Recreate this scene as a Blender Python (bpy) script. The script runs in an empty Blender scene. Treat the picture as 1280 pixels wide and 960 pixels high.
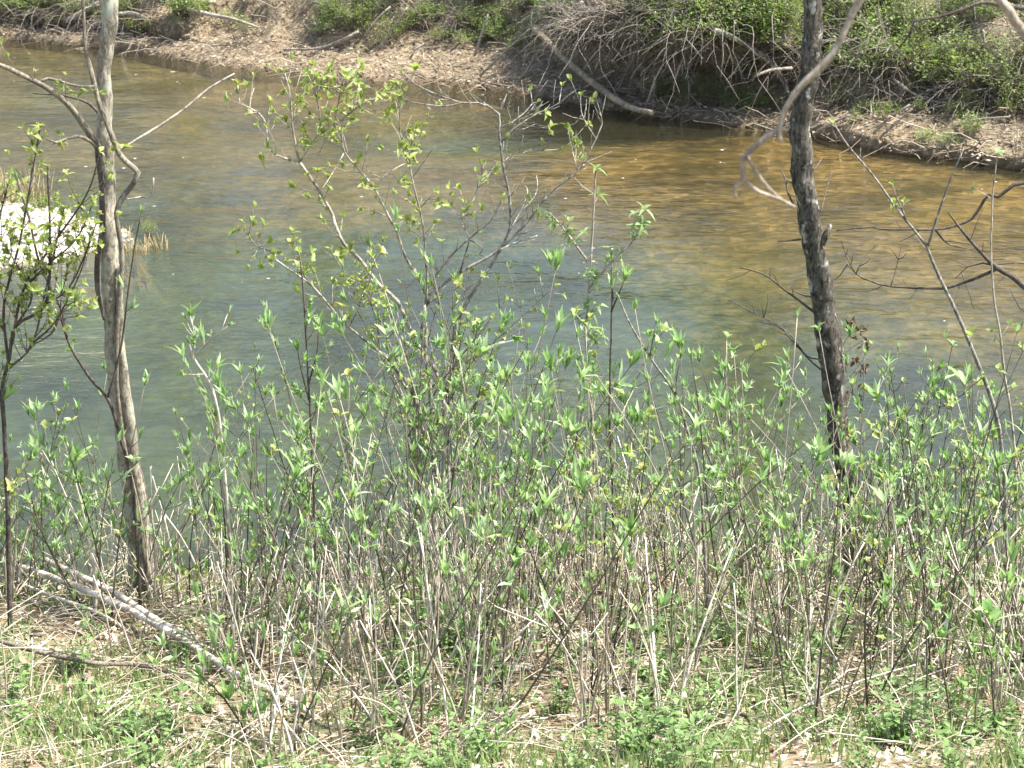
import bpy, math, random
import numpy as np
from mathutils import Vector, Matrix, Quaternion, noise

rnd = random.Random(11)
S = bpy.context.scene
COL = S.collection

# ------------------------------------------------------------------ camera
PITCH = math.radians(17.8)
FPX = 2389.0                       # focal length in pixels of a 1280 wide picture
CAM = Vector((0.0, 0.0, 5.0))
cd = bpy.data.cameras.new('camera')
cd.sensor_width = 36.0
cd.lens = 36.0 * FPX / 1280.0
cd.clip_start = 0.1
cd.clip_end = 2000.0
cd.dof.use_dof = True
cd.dof.focus_distance = 10.5
cd.dof.aperture_fstop = 10.0
cam = bpy.data.objects.new('camera', cd)
cam.location = CAM
cam.rotation_euler = (math.pi / 2 - PITCH, 0, 0)
COL.objects.link(cam)
S.camera = cam

# ------------------------------------------------------------------ sky and sun
SUN_EL = math.radians(60)
SUN_AZ = math.radians(93)          # clockwise from +Y: to the right, along the river
w = bpy.data.worlds.new('World')
S.world = w
w.use_nodes = True
wn = w.node_tree.nodes
sky = wn.new('ShaderNodeTexSky')
sky.sky_type = 'NISHITA'
sky.sun_disc = False
sky.sun_elevation = SUN_EL
sky.sun_rotation = SUN_AZ
sky.air_density = 1.0
sky.dust_density = 2.5
bg = wn['Background']
bg.inputs['Strength'].default_value = 0.12
w.node_tree.links.new(sky.outputs[0], bg.inputs['Color'])
sd = bpy.data.lights.new('sun', 'SUN')
sd.energy = 5.0
sd.angle = math.radians(0.53)
sd.color = (1.0, 0.955, 0.88)
sun = bpy.data.objects.new('sun', sd)
tosun = Vector((math.sin(SUN_AZ) * math.cos(SUN_EL), math.cos(SUN_AZ) * math.cos(SUN_EL), math.sin(SUN_EL)))
sun.rotation_euler = tosun.to_track_quat('Z', 'Y').to_euler()
sun.location = (10, 0, 20)
COL.objects.link(sun)
vs = S.view_settings
vs.view_transform = 'Standard'
vs.look = 'None'
vs.gamma = 1.0
vs.exposure = 1.5
vs.use_curve_mapping = False

# ------------------------------------------------------------------ helpers
_F = Vector((0, math.cos(PITCH), -math.sin(PITCH)))
_U = Vector((0, math.sin(PITCH), math.cos(PITCH)))


def ray(px, py):
    return _F * FPX + Vector((1, 0, 0)) * (px - 640.0) + _U * (480.0 - py)


def at(px, py, Y):
    d = ray(px, py)
    return CAM + d * (Y / d.y)


def onz(px, py, z=0.0):
    d = ray(px, py)
    return CAM + d * ((z - CAM.z) / d.z)


def U(a, b):
    return rnd.uniform(a, b)


class MB:
    def __init__(s):
        s.v = []
        s.f = []

    def quad(s, a, b, c, d):
        n = len(s.v)
        s.v += [a, b, c, d]
        s.f.append((n, n + 1, n + 2, n + 3))

    def tube(s, pts, rad, sides=6, wob=0.0, cap=True):
        pts = [Vector(p) for p in pts]
        n = len(pts)
        prev = None
        rings = []
        for i, p in enumerate(pts):
            t = (pts[min(i + 1, n - 1)] - pts[max(i - 1, 0)])
            if t.length < 1e-9:
                t = Vector((0, 0, 1))
            t.normalize()
            if prev is None:
                a = Vector((0, 0, 1)) if abs(t.z) < 0.9 else Vector((1, 0, 0))
                u = t.cross(a).normalized()
            else:
                u = prev - t * prev.dot(t)
                if u.length < 1e-6:
                    u = t.orthogonal()
                u.normalize()
            prev = u
            b = t.cross(u)
            r = rad[i]
            base = len(s.v)
            for k in range(sides):
                an = 2 * math.pi * k / sides
                rr = r
                if wob:
                    q = p + (u * math.cos(an) + b * math.sin(an)) * r
                    rr = r * (1 + wob * noise.noise(Vector((q.x * 14, q.y * 14, q.z * 5))) + 0.6 * wob * noise.noise(q * 37))
                s.v.append(p + (u * math.cos(an) + b * math.sin(an)) * rr)
            rings.append(base)
        for i in range(n - 1):
            for k in range(sides):
                k2 = (k + 1) % sides
                s.f.append((rings[i] + k, rings[i] + k2, rings[i + 1] + k2, rings[i + 1] + k))
        if cap:
            s.f.append(tuple(rings[0] + k for k in reversed(range(sides))))
            s.f.append(tuple(rings[-1] + k for k in range(sides)))

    def leaf(s, base, d, nrm, L, W, fold=0.25, curl=0.2, seg=3):
        """a lanceolate leaf folded along its midrib"""
        d = d.normalized()
        side = d.cross(nrm)
        if side.length < 1e-5:
            side = d.orthogonal()
        side.normalize()
        up = side.cross(d).normalized()
        prof = {2: [0, 1.0, 0], 3: [0.12, 1.0, 0.72, 0]}[seg]
        ts = {2: [0, .45, 1.0], 3: [0, .34, .68, 1.0]}[seg]
        n = len(s.v)
        row = []
        for t, wd in zip(ts, prof):
            c = base + d * (L * t) - up * (curl * L * t * t)
            w2 = W * 0.5 * wd
            e = up * (fold * w2)
            row.append((c + side * w2 + e, c, c - side * w2 + e))
        # first row
        for r in row[:-1]:
            s.v += [r[0], r[1], r[2]]
        s.v.append(row[-1][1])
        m = len(row) - 1
        for i in range(m - 1):
            a = n + 3 * i
            s.f.append((a, a + 3, a + 4, a + 1))
            s.f.append((a + 1, a + 4, a + 5, a + 2))
        a = n + 3 * (m - 1)
        tip = n + 3 * m
        s.f.append((a, tip, a + 1))
        s.f.append((a + 1, tip, a + 2))

    def mesh(s, name, smooth=True):
        me = bpy.data.meshes.new(name)
        nv, nf = len(s.v), len(s.f)
        me.vertices.add(nv)
        me.vertices.foreach_set('co', np.array([c for v in s.v for c in v], dtype=np.float32))
        lens = np.array([len(f) for f in s.f], dtype=np.int32)
        me.loops.add(int(lens.sum()))
        me.loops.foreach_set('vertex_index', np.array([i for f in s.f for i in f], dtype=np.int32))
        me.polygons.add(nf)
        st = np.zeros(nf, dtype=np.int32)
        st[1:] = np.cumsum(lens)[:-1]
        me.polygons.foreach_set('loop_start', st)
        me.polygons.foreach_set('loop_total', lens)
        me.polygons.foreach_set('use_smooth', np.full(nf, smooth, dtype=bool))
        me.update(calc_edges=True)
        return me


def link(name, me, mat=None, parent=None, loc=None):
    if mat is not None and not me.materials:
        me.materials.append(mat)
    o = bpy.data.objects.new(name, me)
    COL.objects.link(o)
    if parent is not None:
        o.parent = parent
    if loc is not None:
        o.location = loc
    return o


def tag(o, label=None, cat=None, group=None, kind=None):
    if label:
        o['label'] = label
    if cat:
        o['category'] = cat
    if group:
        o['group'] = group
    if kind:
        o['kind'] = kind
    return o


def thing(name, loc, label, cat, group=None):
    o = bpy.data.objects.new(name, None)
    o.empty_display_size = 0.1
    COL.objects.link(o)
    o.location = loc
    return tag(o, label, cat, group)


def smooth_path(pts, rad, step):
    """Catmull-Rom through the points"""
    P = [Vector(p) for p in pts]
    R = list(rad)
    if len(P) < 3:
        out, ro = [], []
        n = max(2, int((P[1] - P[0]).length / step))
        for i in range(n + 1):
            out.append(P[0].lerp(P[1], i / n))
            ro.append(R[0] + (R[1] - R[0]) * i / n)
        return out, ro
    E = [P[0] * 2 - P[1]] + P + [P[-1] * 2 - P[-2]]
    out, ro = [], []
    for i in range(1, len(E) - 2):
        p0, p1, p2, p3 = E[i - 1:i + 3]
        n = max(1, int((p2 - p1).length / step))
        for k in range(n):
            t = k / n
            out.append(0.5 * ((2 * p1) + (p2 - p0) * t + (2 * p0 - 5 * p1 + 4 * p2 - p3) * t * t + (3 * p1 - p0 - 3 * p2 + p3) * t ** 3))
            ro.append(R[i - 1] + (R[i] - R[i - 1]) * t)
    out.append(P[-1])
    ro.append(R[-1])
    return out, ro


def lin(xs, ys, x):
    return float(np.interp(x, xs, ys))


# ------------------------------------------------------------------ materials
def new_mat(name):
    m = bpy.data.materials.new(name)
    m.use_nodes = True
    nt = m.node_tree
    b = nt.nodes['Principled BSDF']
    return m, nt, b


def N(nt, typ, **kw):
    n = nt.nodes.new(typ)
    for k, v in kw.items():
        if k.startswith('i_'):
            n.inputs[k[2:].replace('_', ' ')].default_value = v
        else:
            setattr(n, k, v)
    return n


def ramp(nt, stops, fac=None, interp='LINEAR'):
    r = nt.nodes.new('ShaderNodeValToRGB')
    cr = r.color_ramp
    cr.interpolation = interp
    while len(cr.elements) < len(stops):
        cr.elements.new(0.5)
    for e, (p, c) in zip(cr.elements, stops):
        e.position = p
        e.color = (c[0], c[1], c[2], 1)
    if fac is not None:
        nt.links.new(fac, r.inputs[0])
    return r


def coords(nt, kind='Object', scale=(1, 1, 1), rot=(0, 0, 0)):
    tc = N(nt, 'ShaderNodeTexCoord')
    mp = N(nt, 'ShaderNodeMapping')
    mp.inputs['Scale'].default_value = scale
    mp.inputs['Rotation'].default_value = rot
    nt.links.new(tc.outputs[kind], mp.inputs['Vector'])
    return mp.outputs[0]


def mixc(nt, fac, a, b, mode='MIX'):
    m = nt.nodes.new('ShaderNodeMix')
    m.data_type = 'RGBA'
    m.blend_type = mode
    for sock, v in ((m.inputs[0], fac), (m.inputs[6], a), (m.inputs[7], b)):
        if hasattr(v, 'is_linked') or hasattr(v, 'links'):
            nt.links.new(v, sock)
        elif isinstance(v, (int, float)):
            sock.default_value = v
        else:
            sock.default_value = (v[0], v[1], v[2], 1)
    return m.outputs[2]


def bark(name, dark, light, spot=None, spot_amt=0.5, scale=9.0, bump=0.5, mott=2.0):
    m, nt, b = new_mat(name)
    c = coords(nt, 'Object', (1, 1, 0.4))
    n1 = N(nt, 'ShaderNodeTexNoise', i_Scale=scale * 9, i_Detail=8.0, i_Roughness=0.75, i_Distortion=0.6)
    nt.links.new(c, n1.inputs['Vector'])
    r1 = ramp(nt, [(0.40, dark), (0.60, light)], n1.outputs[0])
    n0 = N(nt, 'ShaderNodeTexNoise', i_Scale=scale * 1.2, i_Detail=3.0)
    nt.links.new(coords(nt, 'Object'), n0.inputs['Vector'])
    r0 = ramp(nt, [(0.35, (0.65, 0.63, 0.6)), (0.65, (1.2, 1.18, 1.12))], n0.outputs[0])
    col = mixc(nt, 1.0, r1.outputs[0], r0.outputs[0], 'MULTIPLY')
    if spot:
        c2 = coords(nt, 'Object', (1, 1, 0.8))
        n2 = N(nt, 'ShaderNodeTexNoise', i_Scale=scale * mott, i_Detail=5.0, i_Roughness=0.6)
        nt.links.new(c2, n2.inputs['Vector'])
        r2 = ramp(nt, [(0.62 - 0.25 * spot_amt, (0, 0, 0)), (0.72 - 0.25 * spot_amt, (1, 1, 1))], n2.outputs[0])
        col = mixc(nt, r2.outputs[0], col, spot)
    nt.links.new(col, b.inputs['Base Color'])
    b.inputs['Roughness'].default_value = 0.85
    b.inputs['Specular IOR Level'].default_value = 0.25
    if bump:
        bp = N(nt, 'ShaderNodeBump', i_Strength=bump, i_Distance=0.02)
        nt.links.new(n1.outputs[0], bp.inputs['Height'])
        nt.links.new(bp.outputs[0], b.inputs['Normal'])
    return m


def stemmat(name, a, b_, c_=None):
    """twig bark: colour differs from stem to stem, with fine mottling"""
    m, nt, b = new_mat(name)
    oi = N(nt, 'ShaderNodeObjectInfo')
    st = [(0.0, a), (1.0, b_)] if c_ is None else [(0.0, a), (0.5, b_), (1.0, c_)]
    r = ramp(nt, st, oi.outputs['Random'])
    n1 = N(nt, 'ShaderNodeTexNoise', i_Scale=28.0, i_Detail=3.0)
    nt.links.new(coords(nt, 'Object'), n1.inputs['Vector'])
    r2 = ramp(nt, [(0.3, (0.6, 0.6, 0.6)), (0.7, (1.25, 1.22, 1.2))], n1.outputs[0])
    nt.links.new(mixc(nt, 1.0, r.outputs[0], r2.outputs[0], 'MULTIPLY'), b.inputs['Base Color'])
    b.inputs['Roughness'].default_value = 0.7
    b.inputs['Specular IOR Level'].default_value = 0.3
    return m


def leafmat(name, cols, trans=0.4, island=True, rough=0.45):
    m, nt, b = new_mat(name)
    oi = N(nt, 'ShaderNodeObjectInfo')
    ge = N(nt, 'ShaderNodeNewGeometry')
    ad = N(nt, 'ShaderNodeMath', operation='ADD')
    nt.links.new(oi.outputs['Random'], ad.inputs[0])
    nt.links.new(ge.outputs['Random Per Island'], ad.inputs[1])
    fr = N(nt, 'ShaderNodeMath', operation='FRACT')
    nt.links.new(ad.outputs[0], fr.inputs[0])
    k = len(cols)
    r = ramp(nt, [(i / (k - 1), c) for i, c in enumerate(cols)], fr.outputs[0])
    nt.links.new(r.outputs[0], b.inputs['Base Color'])
    b.inputs['Roughness'].default_value = rough
    b.inputs['Specular IOR Level'].default_value = 0.4
    tr = N(nt, 'ShaderNodeBsdfTranslucent')
    hs = N(nt, 'ShaderNodeHueSaturation', i_Saturation=1.1, i_Value=1.25, i_Hue=0.49)
    nt.links.new(r.outputs[0], hs.inputs['Color'])
    nt.links.new(hs.outputs[0], tr.inputs['Color'])
    mx = N(nt, 'ShaderNodeMixShader')
    mx.inputs[0].default_value = trans
    out = nt.nodes['Material Output']
    nt.links.new(b.outputs[0], mx.inputs[1])
    nt.links.new(tr.outputs[0], mx.inputs[2])
    nt.links.new(mx.outputs[0], out.inputs[0])
    return m


M = {}
M['bark_grey'] = bark('bark_grey', (0.13, 0.115, 0.09), (0.46, 0.425, 0.35), (0.36, 0.38, 0.30), 0.35, 7)
M['bark_dark'] = bark('bark_dark', (0.022, 0.020, 0.017), (0.17, 0.155, 0.13), (0.42, 0.43, 0.38), 0.22, 5, 1.0, 4.0)
M['vine'] = bark('vine_bark', (0.10, 0.085, 0.07), (0.30, 0.27, 0.22), None, scale=10)
M['vine_dark'] = bark('vine_dark', (0.045, 0.038, 0.033), (0.16, 0.14, 0.12), None, scale=10)
M['pale_limb'] = bark('pale_limb', (0.20, 0.18, 0.15), (0.48, 0.45, 0.39), (0.10, 0.09, 0.075), 0.30, 10, 0.2, 3.5)
M['grey_limb'] = bark('grey_limb', (0.09, 0.085, 0.075), (0.30, 0.28, 0.25), (0.42, 0.41, 0.38), 0.3, 10, 0.2, 3.5)
M['near_twig'] = bark('near_twig', (0.22, 0.19, 0.15), (0.50, 0.44, 0.37), None, scale=10)
M['bleached'] = bark('bleached_wood', (0.48, 0.42, 0.34), (0.74, 0.69, 0.60), (0.24, 0.20, 0.15), 0.22, 8, 0.4)
M['driftwood'] = bark('driftwood', (0.14, 0.11, 0.08), (0.42, 0.36, 0.28), (0.45, 0.30, 0.13), 0.3, 5, 0.5, 0.6)
M['driftgrey'] = bark('driftwood_grey', (0.15, 0.13, 0.105), (0.46, 0.42, 0.36), None, scale=5)
M['birchy'] = bark('birch_log', (0.06, 0.055, 0.05), (0.30, 0.29, 0.27), (0.45, 0.45, 0.43), 0.4, 3, 0.4, 1.2)
M['stem'] = stemmat('shrub_stem', (0.05, 0.043, 0.034), (0.14, 0.122, 0.09), (0.42, 0.38, 0.30))
M['drystalk'] = stemmat('dry_stalk', (0.28, 0.235, 0.17), (0.50, 0.45, 0.36), (0.68, 0.64, 0.56))
M['fartwig'] = stemmat('far_twig', (0.10, 0.083, 0.062), (0.21, 0.18, 0.14), (0.36, 0.325, 0.27))
M['fartrunk'] = bark('far_trunk', (0.05, 0.043, 0.036), (0.17, 0.15, 0.125), None, scale=2)
M['leaf_tuft'] = leafmat('leaf_tuft', [(0.16, 0.30, 0.085), (0.25, 0.41, 0.14), (0.45, 0.55, 0.35), (0.20, 0.36, 0.11), (0.36, 0.47, 0.20)], 0.42)
M['leaf_round'] = leafmat('leaf_round', [(0.20, 0.28, 0.06), (0.28, 0.36, 0.10), (0.36, 0.43, 0.17), (0.30, 0.30, 0.09)], 0.45)
M['leaf_pale'] = leafmat('leaf_pale', [(0.16, 0.26, 0.08), (0.28, 0.36, 0.17)], 0.4)
M['leaf_weed'] = leafmat('leaf_weed', [(0.10, 0.18, 0.055), (0.17, 0.27, 0.09), (0.25, 0.36, 0.14)], 0.4)
M['leaf_brown'] = leafmat('leaf_brown', [(0.11, 0.065, 0.03), (0.07, 0.055, 0.03)], 0.25)
M['leaf_far'] = leafmat('leaf_far', [(0.10, 0.17, 0.035), (0.18, 0.27, 0.06), (0.28, 0.36, 0.10)], 0.45)
M['leaf_fartree'] = leafmat('leaf_fartree', [(0.05, 0.085, 0.02), (0.09, 0.14, 0.035)], 0.35)
M['grass'] = leafmat('grass_blades', [(0.11, 0.20, 0.055), (0.18, 0.29, 0.085), (0.26, 0.35, 0.14), (0.42, 0.38, 0.25)], 0.35)
M['drygrass'] = leafmat('dry_grass', [(0.40, 0.33, 0.18), (0.55, 0.47, 0.29)], 0.3)
M['litter'] = leafmat('leaf_litter', [(0.19, 0.14, 0.085), (0.33, 0.265, 0.175), (0.42, 0.365, 0.27), (0.50, 0.46, 0.38), (0.27, 0.175, 0.095)], 0.15, rough=0.75)
M['farlitter'] = leafmat('far_litter', [(0.12, 0.09, 0.055), (0.23, 0.175, 0.11), (0.33, 0.27, 0.19), (0.44, 0.39, 0.31), (0.20, 0.13, 0.07)], 0.1, rough=0.8)
M['straw'] = leafmat('straw_litter', [(0.30, 0.235, 0.16), (0.48, 0.41, 0.31), (0.62, 0.57, 0.47)], 0.1, rough=0.7)
M['petal'] = leafmat('white_petals', [(0.62, 0.60, 0.56), (0.75, 0.74, 0.72)], 0.2)
M['white_fleck'] = leafmat('white_fleck', [(0.7, 0.7, 0.68), (0.55, 0.55, 0.5)], 0.1)


def ground_mat():
    m, nt, b = new_mat('littered_soil')
    c = coords(nt, 'Object')
    n1 = N(nt, 'ShaderNodeTexNoise', i_Scale=2.2, i_Detail=6.0, i_Roughness=0.6)
    n2 = N(nt, 'ShaderNodeTexNoise', i_Scale=34.0, i_Detail=5.0, i_Roughness=0.7)
    v = N(nt, 'ShaderNodeTexVoronoi', i_Scale=26.0)
    for n in (n1, n2, v):
        nt.links.new(c, n.inputs['Vector'])
    r1 = ramp(nt, [(0.3, (0.13, 0.095, 0.06)), (0.5, (0.25, 0.20, 0.13)), (0.72, (0.34, 0.28, 0.20))], n2.outputs[0])
    rv = ramp(nt, [(0.0, (0.6, 0.55, 0.5)), (1.0, (1.25, 1.2, 1.15))], v.outputs['Color'])
    c1 = mixc(nt, 1.0, r1.outputs[0], rv.outputs[0], 'MULTIPLY')
    gm = ramp(nt, [(0.45, (0, 0, 0)), (0.62, (1, 1, 1))], n1.outputs[0])
    c2 = mixc(nt, gm.outputs[0], c1, (0.12, 0.145, 0.055))
    nt.links.new(c2, b.inputs['Base Color'])
    b.inputs['Roughness'].default_value = 0.95
    bp = N(nt, 'ShaderNodeBump', i_Strength=0.8, i_Distance=0.03)
    nt.links.new(n2.outputs[0], bp.inputs['Height'])
    nt.links.new(bp.outputs[0], b.inputs['Normal'])
    return m


def far_mat():
    m, nt, b = new_mat('far_bank_soil')
    c = coords(nt, 'Object')
    n1 = N(nt, 'ShaderNodeTexNoise', i_Scale=0.9, i_Detail=6.0, i_Roughness=0.6)
    n2 = N(nt, 'ShaderNodeTexNoise', i_Scale=13.0, i_Detail=6.0, i_Roughness=0.72)
    v = N(nt, 'ShaderNodeTexVoronoi', i_Scale=9.0)
    for n in (n1, n2, v):
        nt.links.new(c, n.inputs['Vector'])
    r1 = ramp(nt, [(0.30, (0.085, 0.068, 0.045)), (0.5, (0.245, 0.20, 0.13)), (0.70, (0.42, 0.36, 0.26))], n2.outputs[0])
    rv = ramp(nt, [(0.0, (0.6, 0.55, 0.5)), (1.0, (1.2, 1.15, 1.1))], v.outputs['Color'])
    c1 = mixc(nt, 1.0, r1.outputs[0], rv.outputs[0], 'MULTIPLY')
    # green growth on the upper slope
    ge = N(nt, 'ShaderNodeNewGeometry')
    sp = N(nt, 'ShaderNodeSeparateXYZ')
    nt.links.new(ge.outputs['Position'], sp.inputs[0])
    ad = N(nt, 'ShaderNodeMath', operation='MULTIPLY_ADD')
    ad.inputs[1].default_value = 0.16
    nt.links.new(sp.outputs['Z'], ad.inputs[0])
    nt.links.new(n1.outputs[0], ad.inputs[2])
    gm = ramp(nt, [(0.66, (0, 0, 0)), (0.86, (1, 1, 1))], ad.outputs[0])
    c2 = mixc(nt, gm.outputs[0], c1, (0.10, 0.125, 0.045))
    # wet soil at the waterline
    wet = ramp(nt, [(0.0, (0.5, 0.44, 0.38)), (0.08, (1, 1, 1))], sp.outputs['Z'])
    c3 = mixc(nt, 1.0, c2, wet.outputs[0], 'MULTIPLY')
    nt.links.new(c3, b.inputs['Base Color'])
    b.inputs['Roughness'].default_value = 0.95
    bp = N(nt, 'ShaderNodeBump', i_Strength=1.0, i_Distance=0.08)
    nt.links.new(n2.outputs[0], bp.inputs['Height'])
    nt.links.new(bp.outputs[0], b.inputs['Normal'])
    return m


def bed_mat():
    """gravel and sand, coated with green algae in the deep pool"""
    m, nt, b = new_mat('riverbed_gravel')
    c = coords(nt, 'Object')
    v = N(nt, 'ShaderNodeTexVoronoi', i_Scale=7.0, i_Randomness=1.0)
    v2 = N(nt, 'ShaderNodeTexVoronoi', i_Scale=17.0)
    n1 = N(nt, 'ShaderNodeTexNoise', i_Scale=0.55, i_Detail=5.0, i_Roughness=0.6)
    n2 = N(nt, 'ShaderNodeTexNoise', i_Scale=5.0, i_Detail=6.0, i_Roughness=0.7)
    nw = N(nt, 'ShaderNodeTexNoise', i_Scale=3.0, i_Detail=3.0)
    nt.links.new(c, nw.inputs['Vector'])
    cw = mixc(nt, 0.35, c, nw.outputs['Color'], 'ADD')
    for n in (v, v2):
        nt.links.new(cw, n.inputs['Vector'])
    for n in (n1, n2):
        nt.links.new(c, n.inputs['Vector'])
    sep = N(nt, 'ShaderNodeSeparateColor')
    nt.links.new(v.outputs['Color'], sep.inputs[0])
    stone = ramp(nt, [(0.0, (0.10, 0.066, 0.027)), (0.4, (0.15, 0.098, 0.037)), (0.75, (0.19, 0.126, 0.048)), (1.0, (0.26, 0.18, 0.08))], sep.outputs[0])
    sep2 = N(nt, 'ShaderNodeSeparateColor')
    nt.links.new(v2.outputs['Color'], sep2.inputs[0])
    st2 = ramp(nt, [(0.3, (0.6, 0.6, 0.58)), (0.7, (1.3, 1.25, 1.15))], n2.outputs[0])
    c1 = mixc(nt, 1.0, stone.outputs[0], st2.outputs[0], 'MULTIPLY')
    # golden sand on one side of the stream, grey brown silt on the other
    spx = N(nt, 'ShaderNodeSeparateXYZ')
    nt.links.new(c, spx.inputs[0])
    sm = N(nt, 'ShaderNodeMath', operation='MULTIPLY_ADD')
    sm.inputs[1].default_value = 9.0
    nt.links.new(n1.outputs[0], sm.inputs[0])
    nt.links.new(spx.outputs['X'], sm.inputs[2])
    sr = N(nt, 'ShaderNodeMapRange')
    sr.inputs['From Min'].default_value = -1.5
    sr.inputs['From Max'].default_value = 7.0
    nt.links.new(sm.outputs[0], sr.inputs['Value'])
    hsv = N(nt, 'ShaderNodeHueSaturation', i_Saturation=0.78, i_Value=0.7)
    nt.links.new(c1, hsv.inputs['Color'])
    c1 = mixc(nt, sr.outputs[0], hsv.outputs[0], c1)
    big = ramp(nt, [(0.36, (0.40, 0.40, 0.42)), (0.58, (1.1, 1.05, 1.0))], n1.outputs[0])
    c1 = mixc(nt, 1.0, c1, big.outputs[0], 'MULTIPLY')
    # by depth (z) and noise: green stands in for light scattered in deep water
    sp = N(nt, 'ShaderNodeSeparateXYZ')
    nt.links.new(c, sp.inputs[0])
    ma = N(nt, 'ShaderNodeMath', operation='MULTIPLY_ADD')
    ma.inputs[1].default_value = 0.9
    nt.links.new(n2.outputs[0], ma.inputs[0])
    zs = N(nt, 'ShaderNodeMath', operation='MULTIPLY')
    zs.inputs[1].default_value = 2.38
    nt.links.new(sp.outputs['Z'], zs.inputs[0])
    nt.links.new(zs.outputs[0], ma.inputs[2])
    mr = N(nt, 'ShaderNodeMapRange')
    mr.inputs['From Min'].default_value = 0.25
    mr.inputs['From Max'].default_value = -0.85
    nt.links.new(ma.outputs[0], mr.inputs['Value'])
    iv = N(nt, 'ShaderNodeMath', operation='MULTIPLY_ADD')
    iv.inputs[1].default_value = -0.5
    iv.inputs[2].default_value = 0.5
    nt.links.new(sr.outputs[0], iv.inputs[0])
    mxf = N(nt, 'ShaderNodeMath', operation='MAXIMUM')
    nt.links.new(iv.outputs[0], mxf.inputs[0])
    nt.links.new(mr.outputs[0], mxf.inputs[1])
    alg = ramp(nt, [(0.0, (0.115, 0.09, 0.036)), (0.5, (0.106, 0.099, 0.034)), (1.0, (0.045, 0.064, 0.026))], mxf.outputs[0])
    mot = ramp(nt, [(0.30, (0.45, 0.45, 0.47)), (0.5, (0.85, 0.85, 0.85)), (0.72, (1.35, 1.3, 1.15))], n2.outputs[0])
    deep_tint_m = mixc(nt, 1.0, alg.outputs[0], mot.outputs[0], 'MULTIPLY')
    deep_tint_b = mixc(nt, 1.0, deep_tint_m, big.outputs[0], 'MULTIPLY')
    c2 = mixc(nt, mxf.outputs[0], c1, deep_tint_b)
    nt.links.new(c2, b.inputs['Base Color'])
    b.inputs['Roughness'].default_value = 0.9
    b.inputs['Specular IOR Level'].default_value = 0.1
    bp = N(nt, 'ShaderNodeBump', i_Strength=0.4, i_Distance=0.05)
    nt.links.new(v.outputs['Distance'], bp.inputs['Height'])
    nt.links.new(bp.outputs[0], b.inputs['Normal'])
    return m


def water_mat():
    m, nt, b = new_mat('river_water')
    nt.nodes.remove(b)
    out = nt.nodes['Material Output']
    c = coords(nt, 'Object', (0.75, 1.2, 1), (0, 0, math.radians(-10)))
    n1 = N(nt, 'ShaderNodeTexNoise', i_Scale=2.3, i_Detail=3.0, i_Roughness=0.5, i_Distortion=0.4)
    n2 = N(nt, 'ShaderNodeTexNoise', i_Scale=8.5, i_Detail=3.0, i_Roughness=0.55, i_Distortion=0.3)
    n3 = N(nt, 'ShaderNodeTexNoise', i_Scale=0.32, i_Detail=3.0)
    for n in (n1, n2, n3):
        nt.links.new(c, n.inputs['Vector'])
    amp = ramp(nt, [(0.36, (0.22, 0.22, 0.22)), (0.66, (1, 1, 1))], n3.outputs[0])
    ad = N(nt, 'ShaderNodeMath', operation='MULTIPLY_ADD')
    ad.inputs[1].default_value = 0.42
    nt.links.new(n2.outputs[0], ad.inputs[0])
    nt.links.new(n1.outputs[0], ad.inputs[2])
    mu = N(nt, 'ShaderNodeMath', operation='MULTIPLY')
    nt.links.new(ad.outputs[0], mu.inputs[0])
    # calm pool under the near bank, livelier riffle upstream
    sy = N(nt, 'ShaderNodeSeparateXYZ')
    nt.links.new(coords(nt, 'Object'), sy.inputs[0])
    my = N(nt, 'ShaderNodeMapRange')
    my.inputs['From Min'].default_value = 13.0
    my.inputs['From Max'].default_value = 24.0
    my.inputs['To Min'].default_value = 0.34
    nt.links.new(sy.outputs['Y'], my.inputs['Value'])
    m2_ = N(nt, 'ShaderNodeMath', operation='MULTIPLY')
    nt.links.new(amp.outputs[0], m2_.inputs[0])
    nt.links.new(my.outputs[0], m2_.inputs[1])
    nt.links.new(m2_.outputs[0], mu.inputs[1])
    bp = N(nt, 'ShaderNodeBump', i_Strength=1.0, i_Distance=0.085)
    nt.links.new(mu.outputs[0], bp.inputs['Height'])
    fr = N(nt, 'ShaderNodeFresnel', i_IOR=1.333)
    nt.links.new(bp.outputs[0], fr.inputs['Normal'])
    gl = N(nt, 'ShaderNodeBsdfGlossy', i_Roughness=0.03)
    nt.links.new(bp.outputs[0], gl.inputs['Normal'])
    tr = N(nt, 'ShaderNodeBsdfTransparent')
    tr.inputs['Color'].default_value = (0.88, 0.90, 0.80, 1)
    # silt suspended in the water sends a little light back
    df = N(nt, 'ShaderNodeBsdfDiffuse')
    df.inputs['Color'].default_value = (0.135, 0.13, 0.065, 1)
    mx0 = N(nt, 'ShaderNodeMixShader')
    mx0.inputs[0].default_value = 0.11
    nt.links.new(tr.outputs[0], mx0.inputs[1])
    nt.links.new(df.outputs[0], mx0.inputs[2])
    mx = N(nt, 'ShaderNodeMixShader')
    nt.links.new(fr.outputs[0], mx.inputs[0])
    nt.links.new(mx0.outputs[0], mx.inputs[1])
    nt.links.new(gl.outputs[0], mx.inputs[2])
    nt.links.new(mx.outputs[0], out.inputs[0])
    return m


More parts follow.
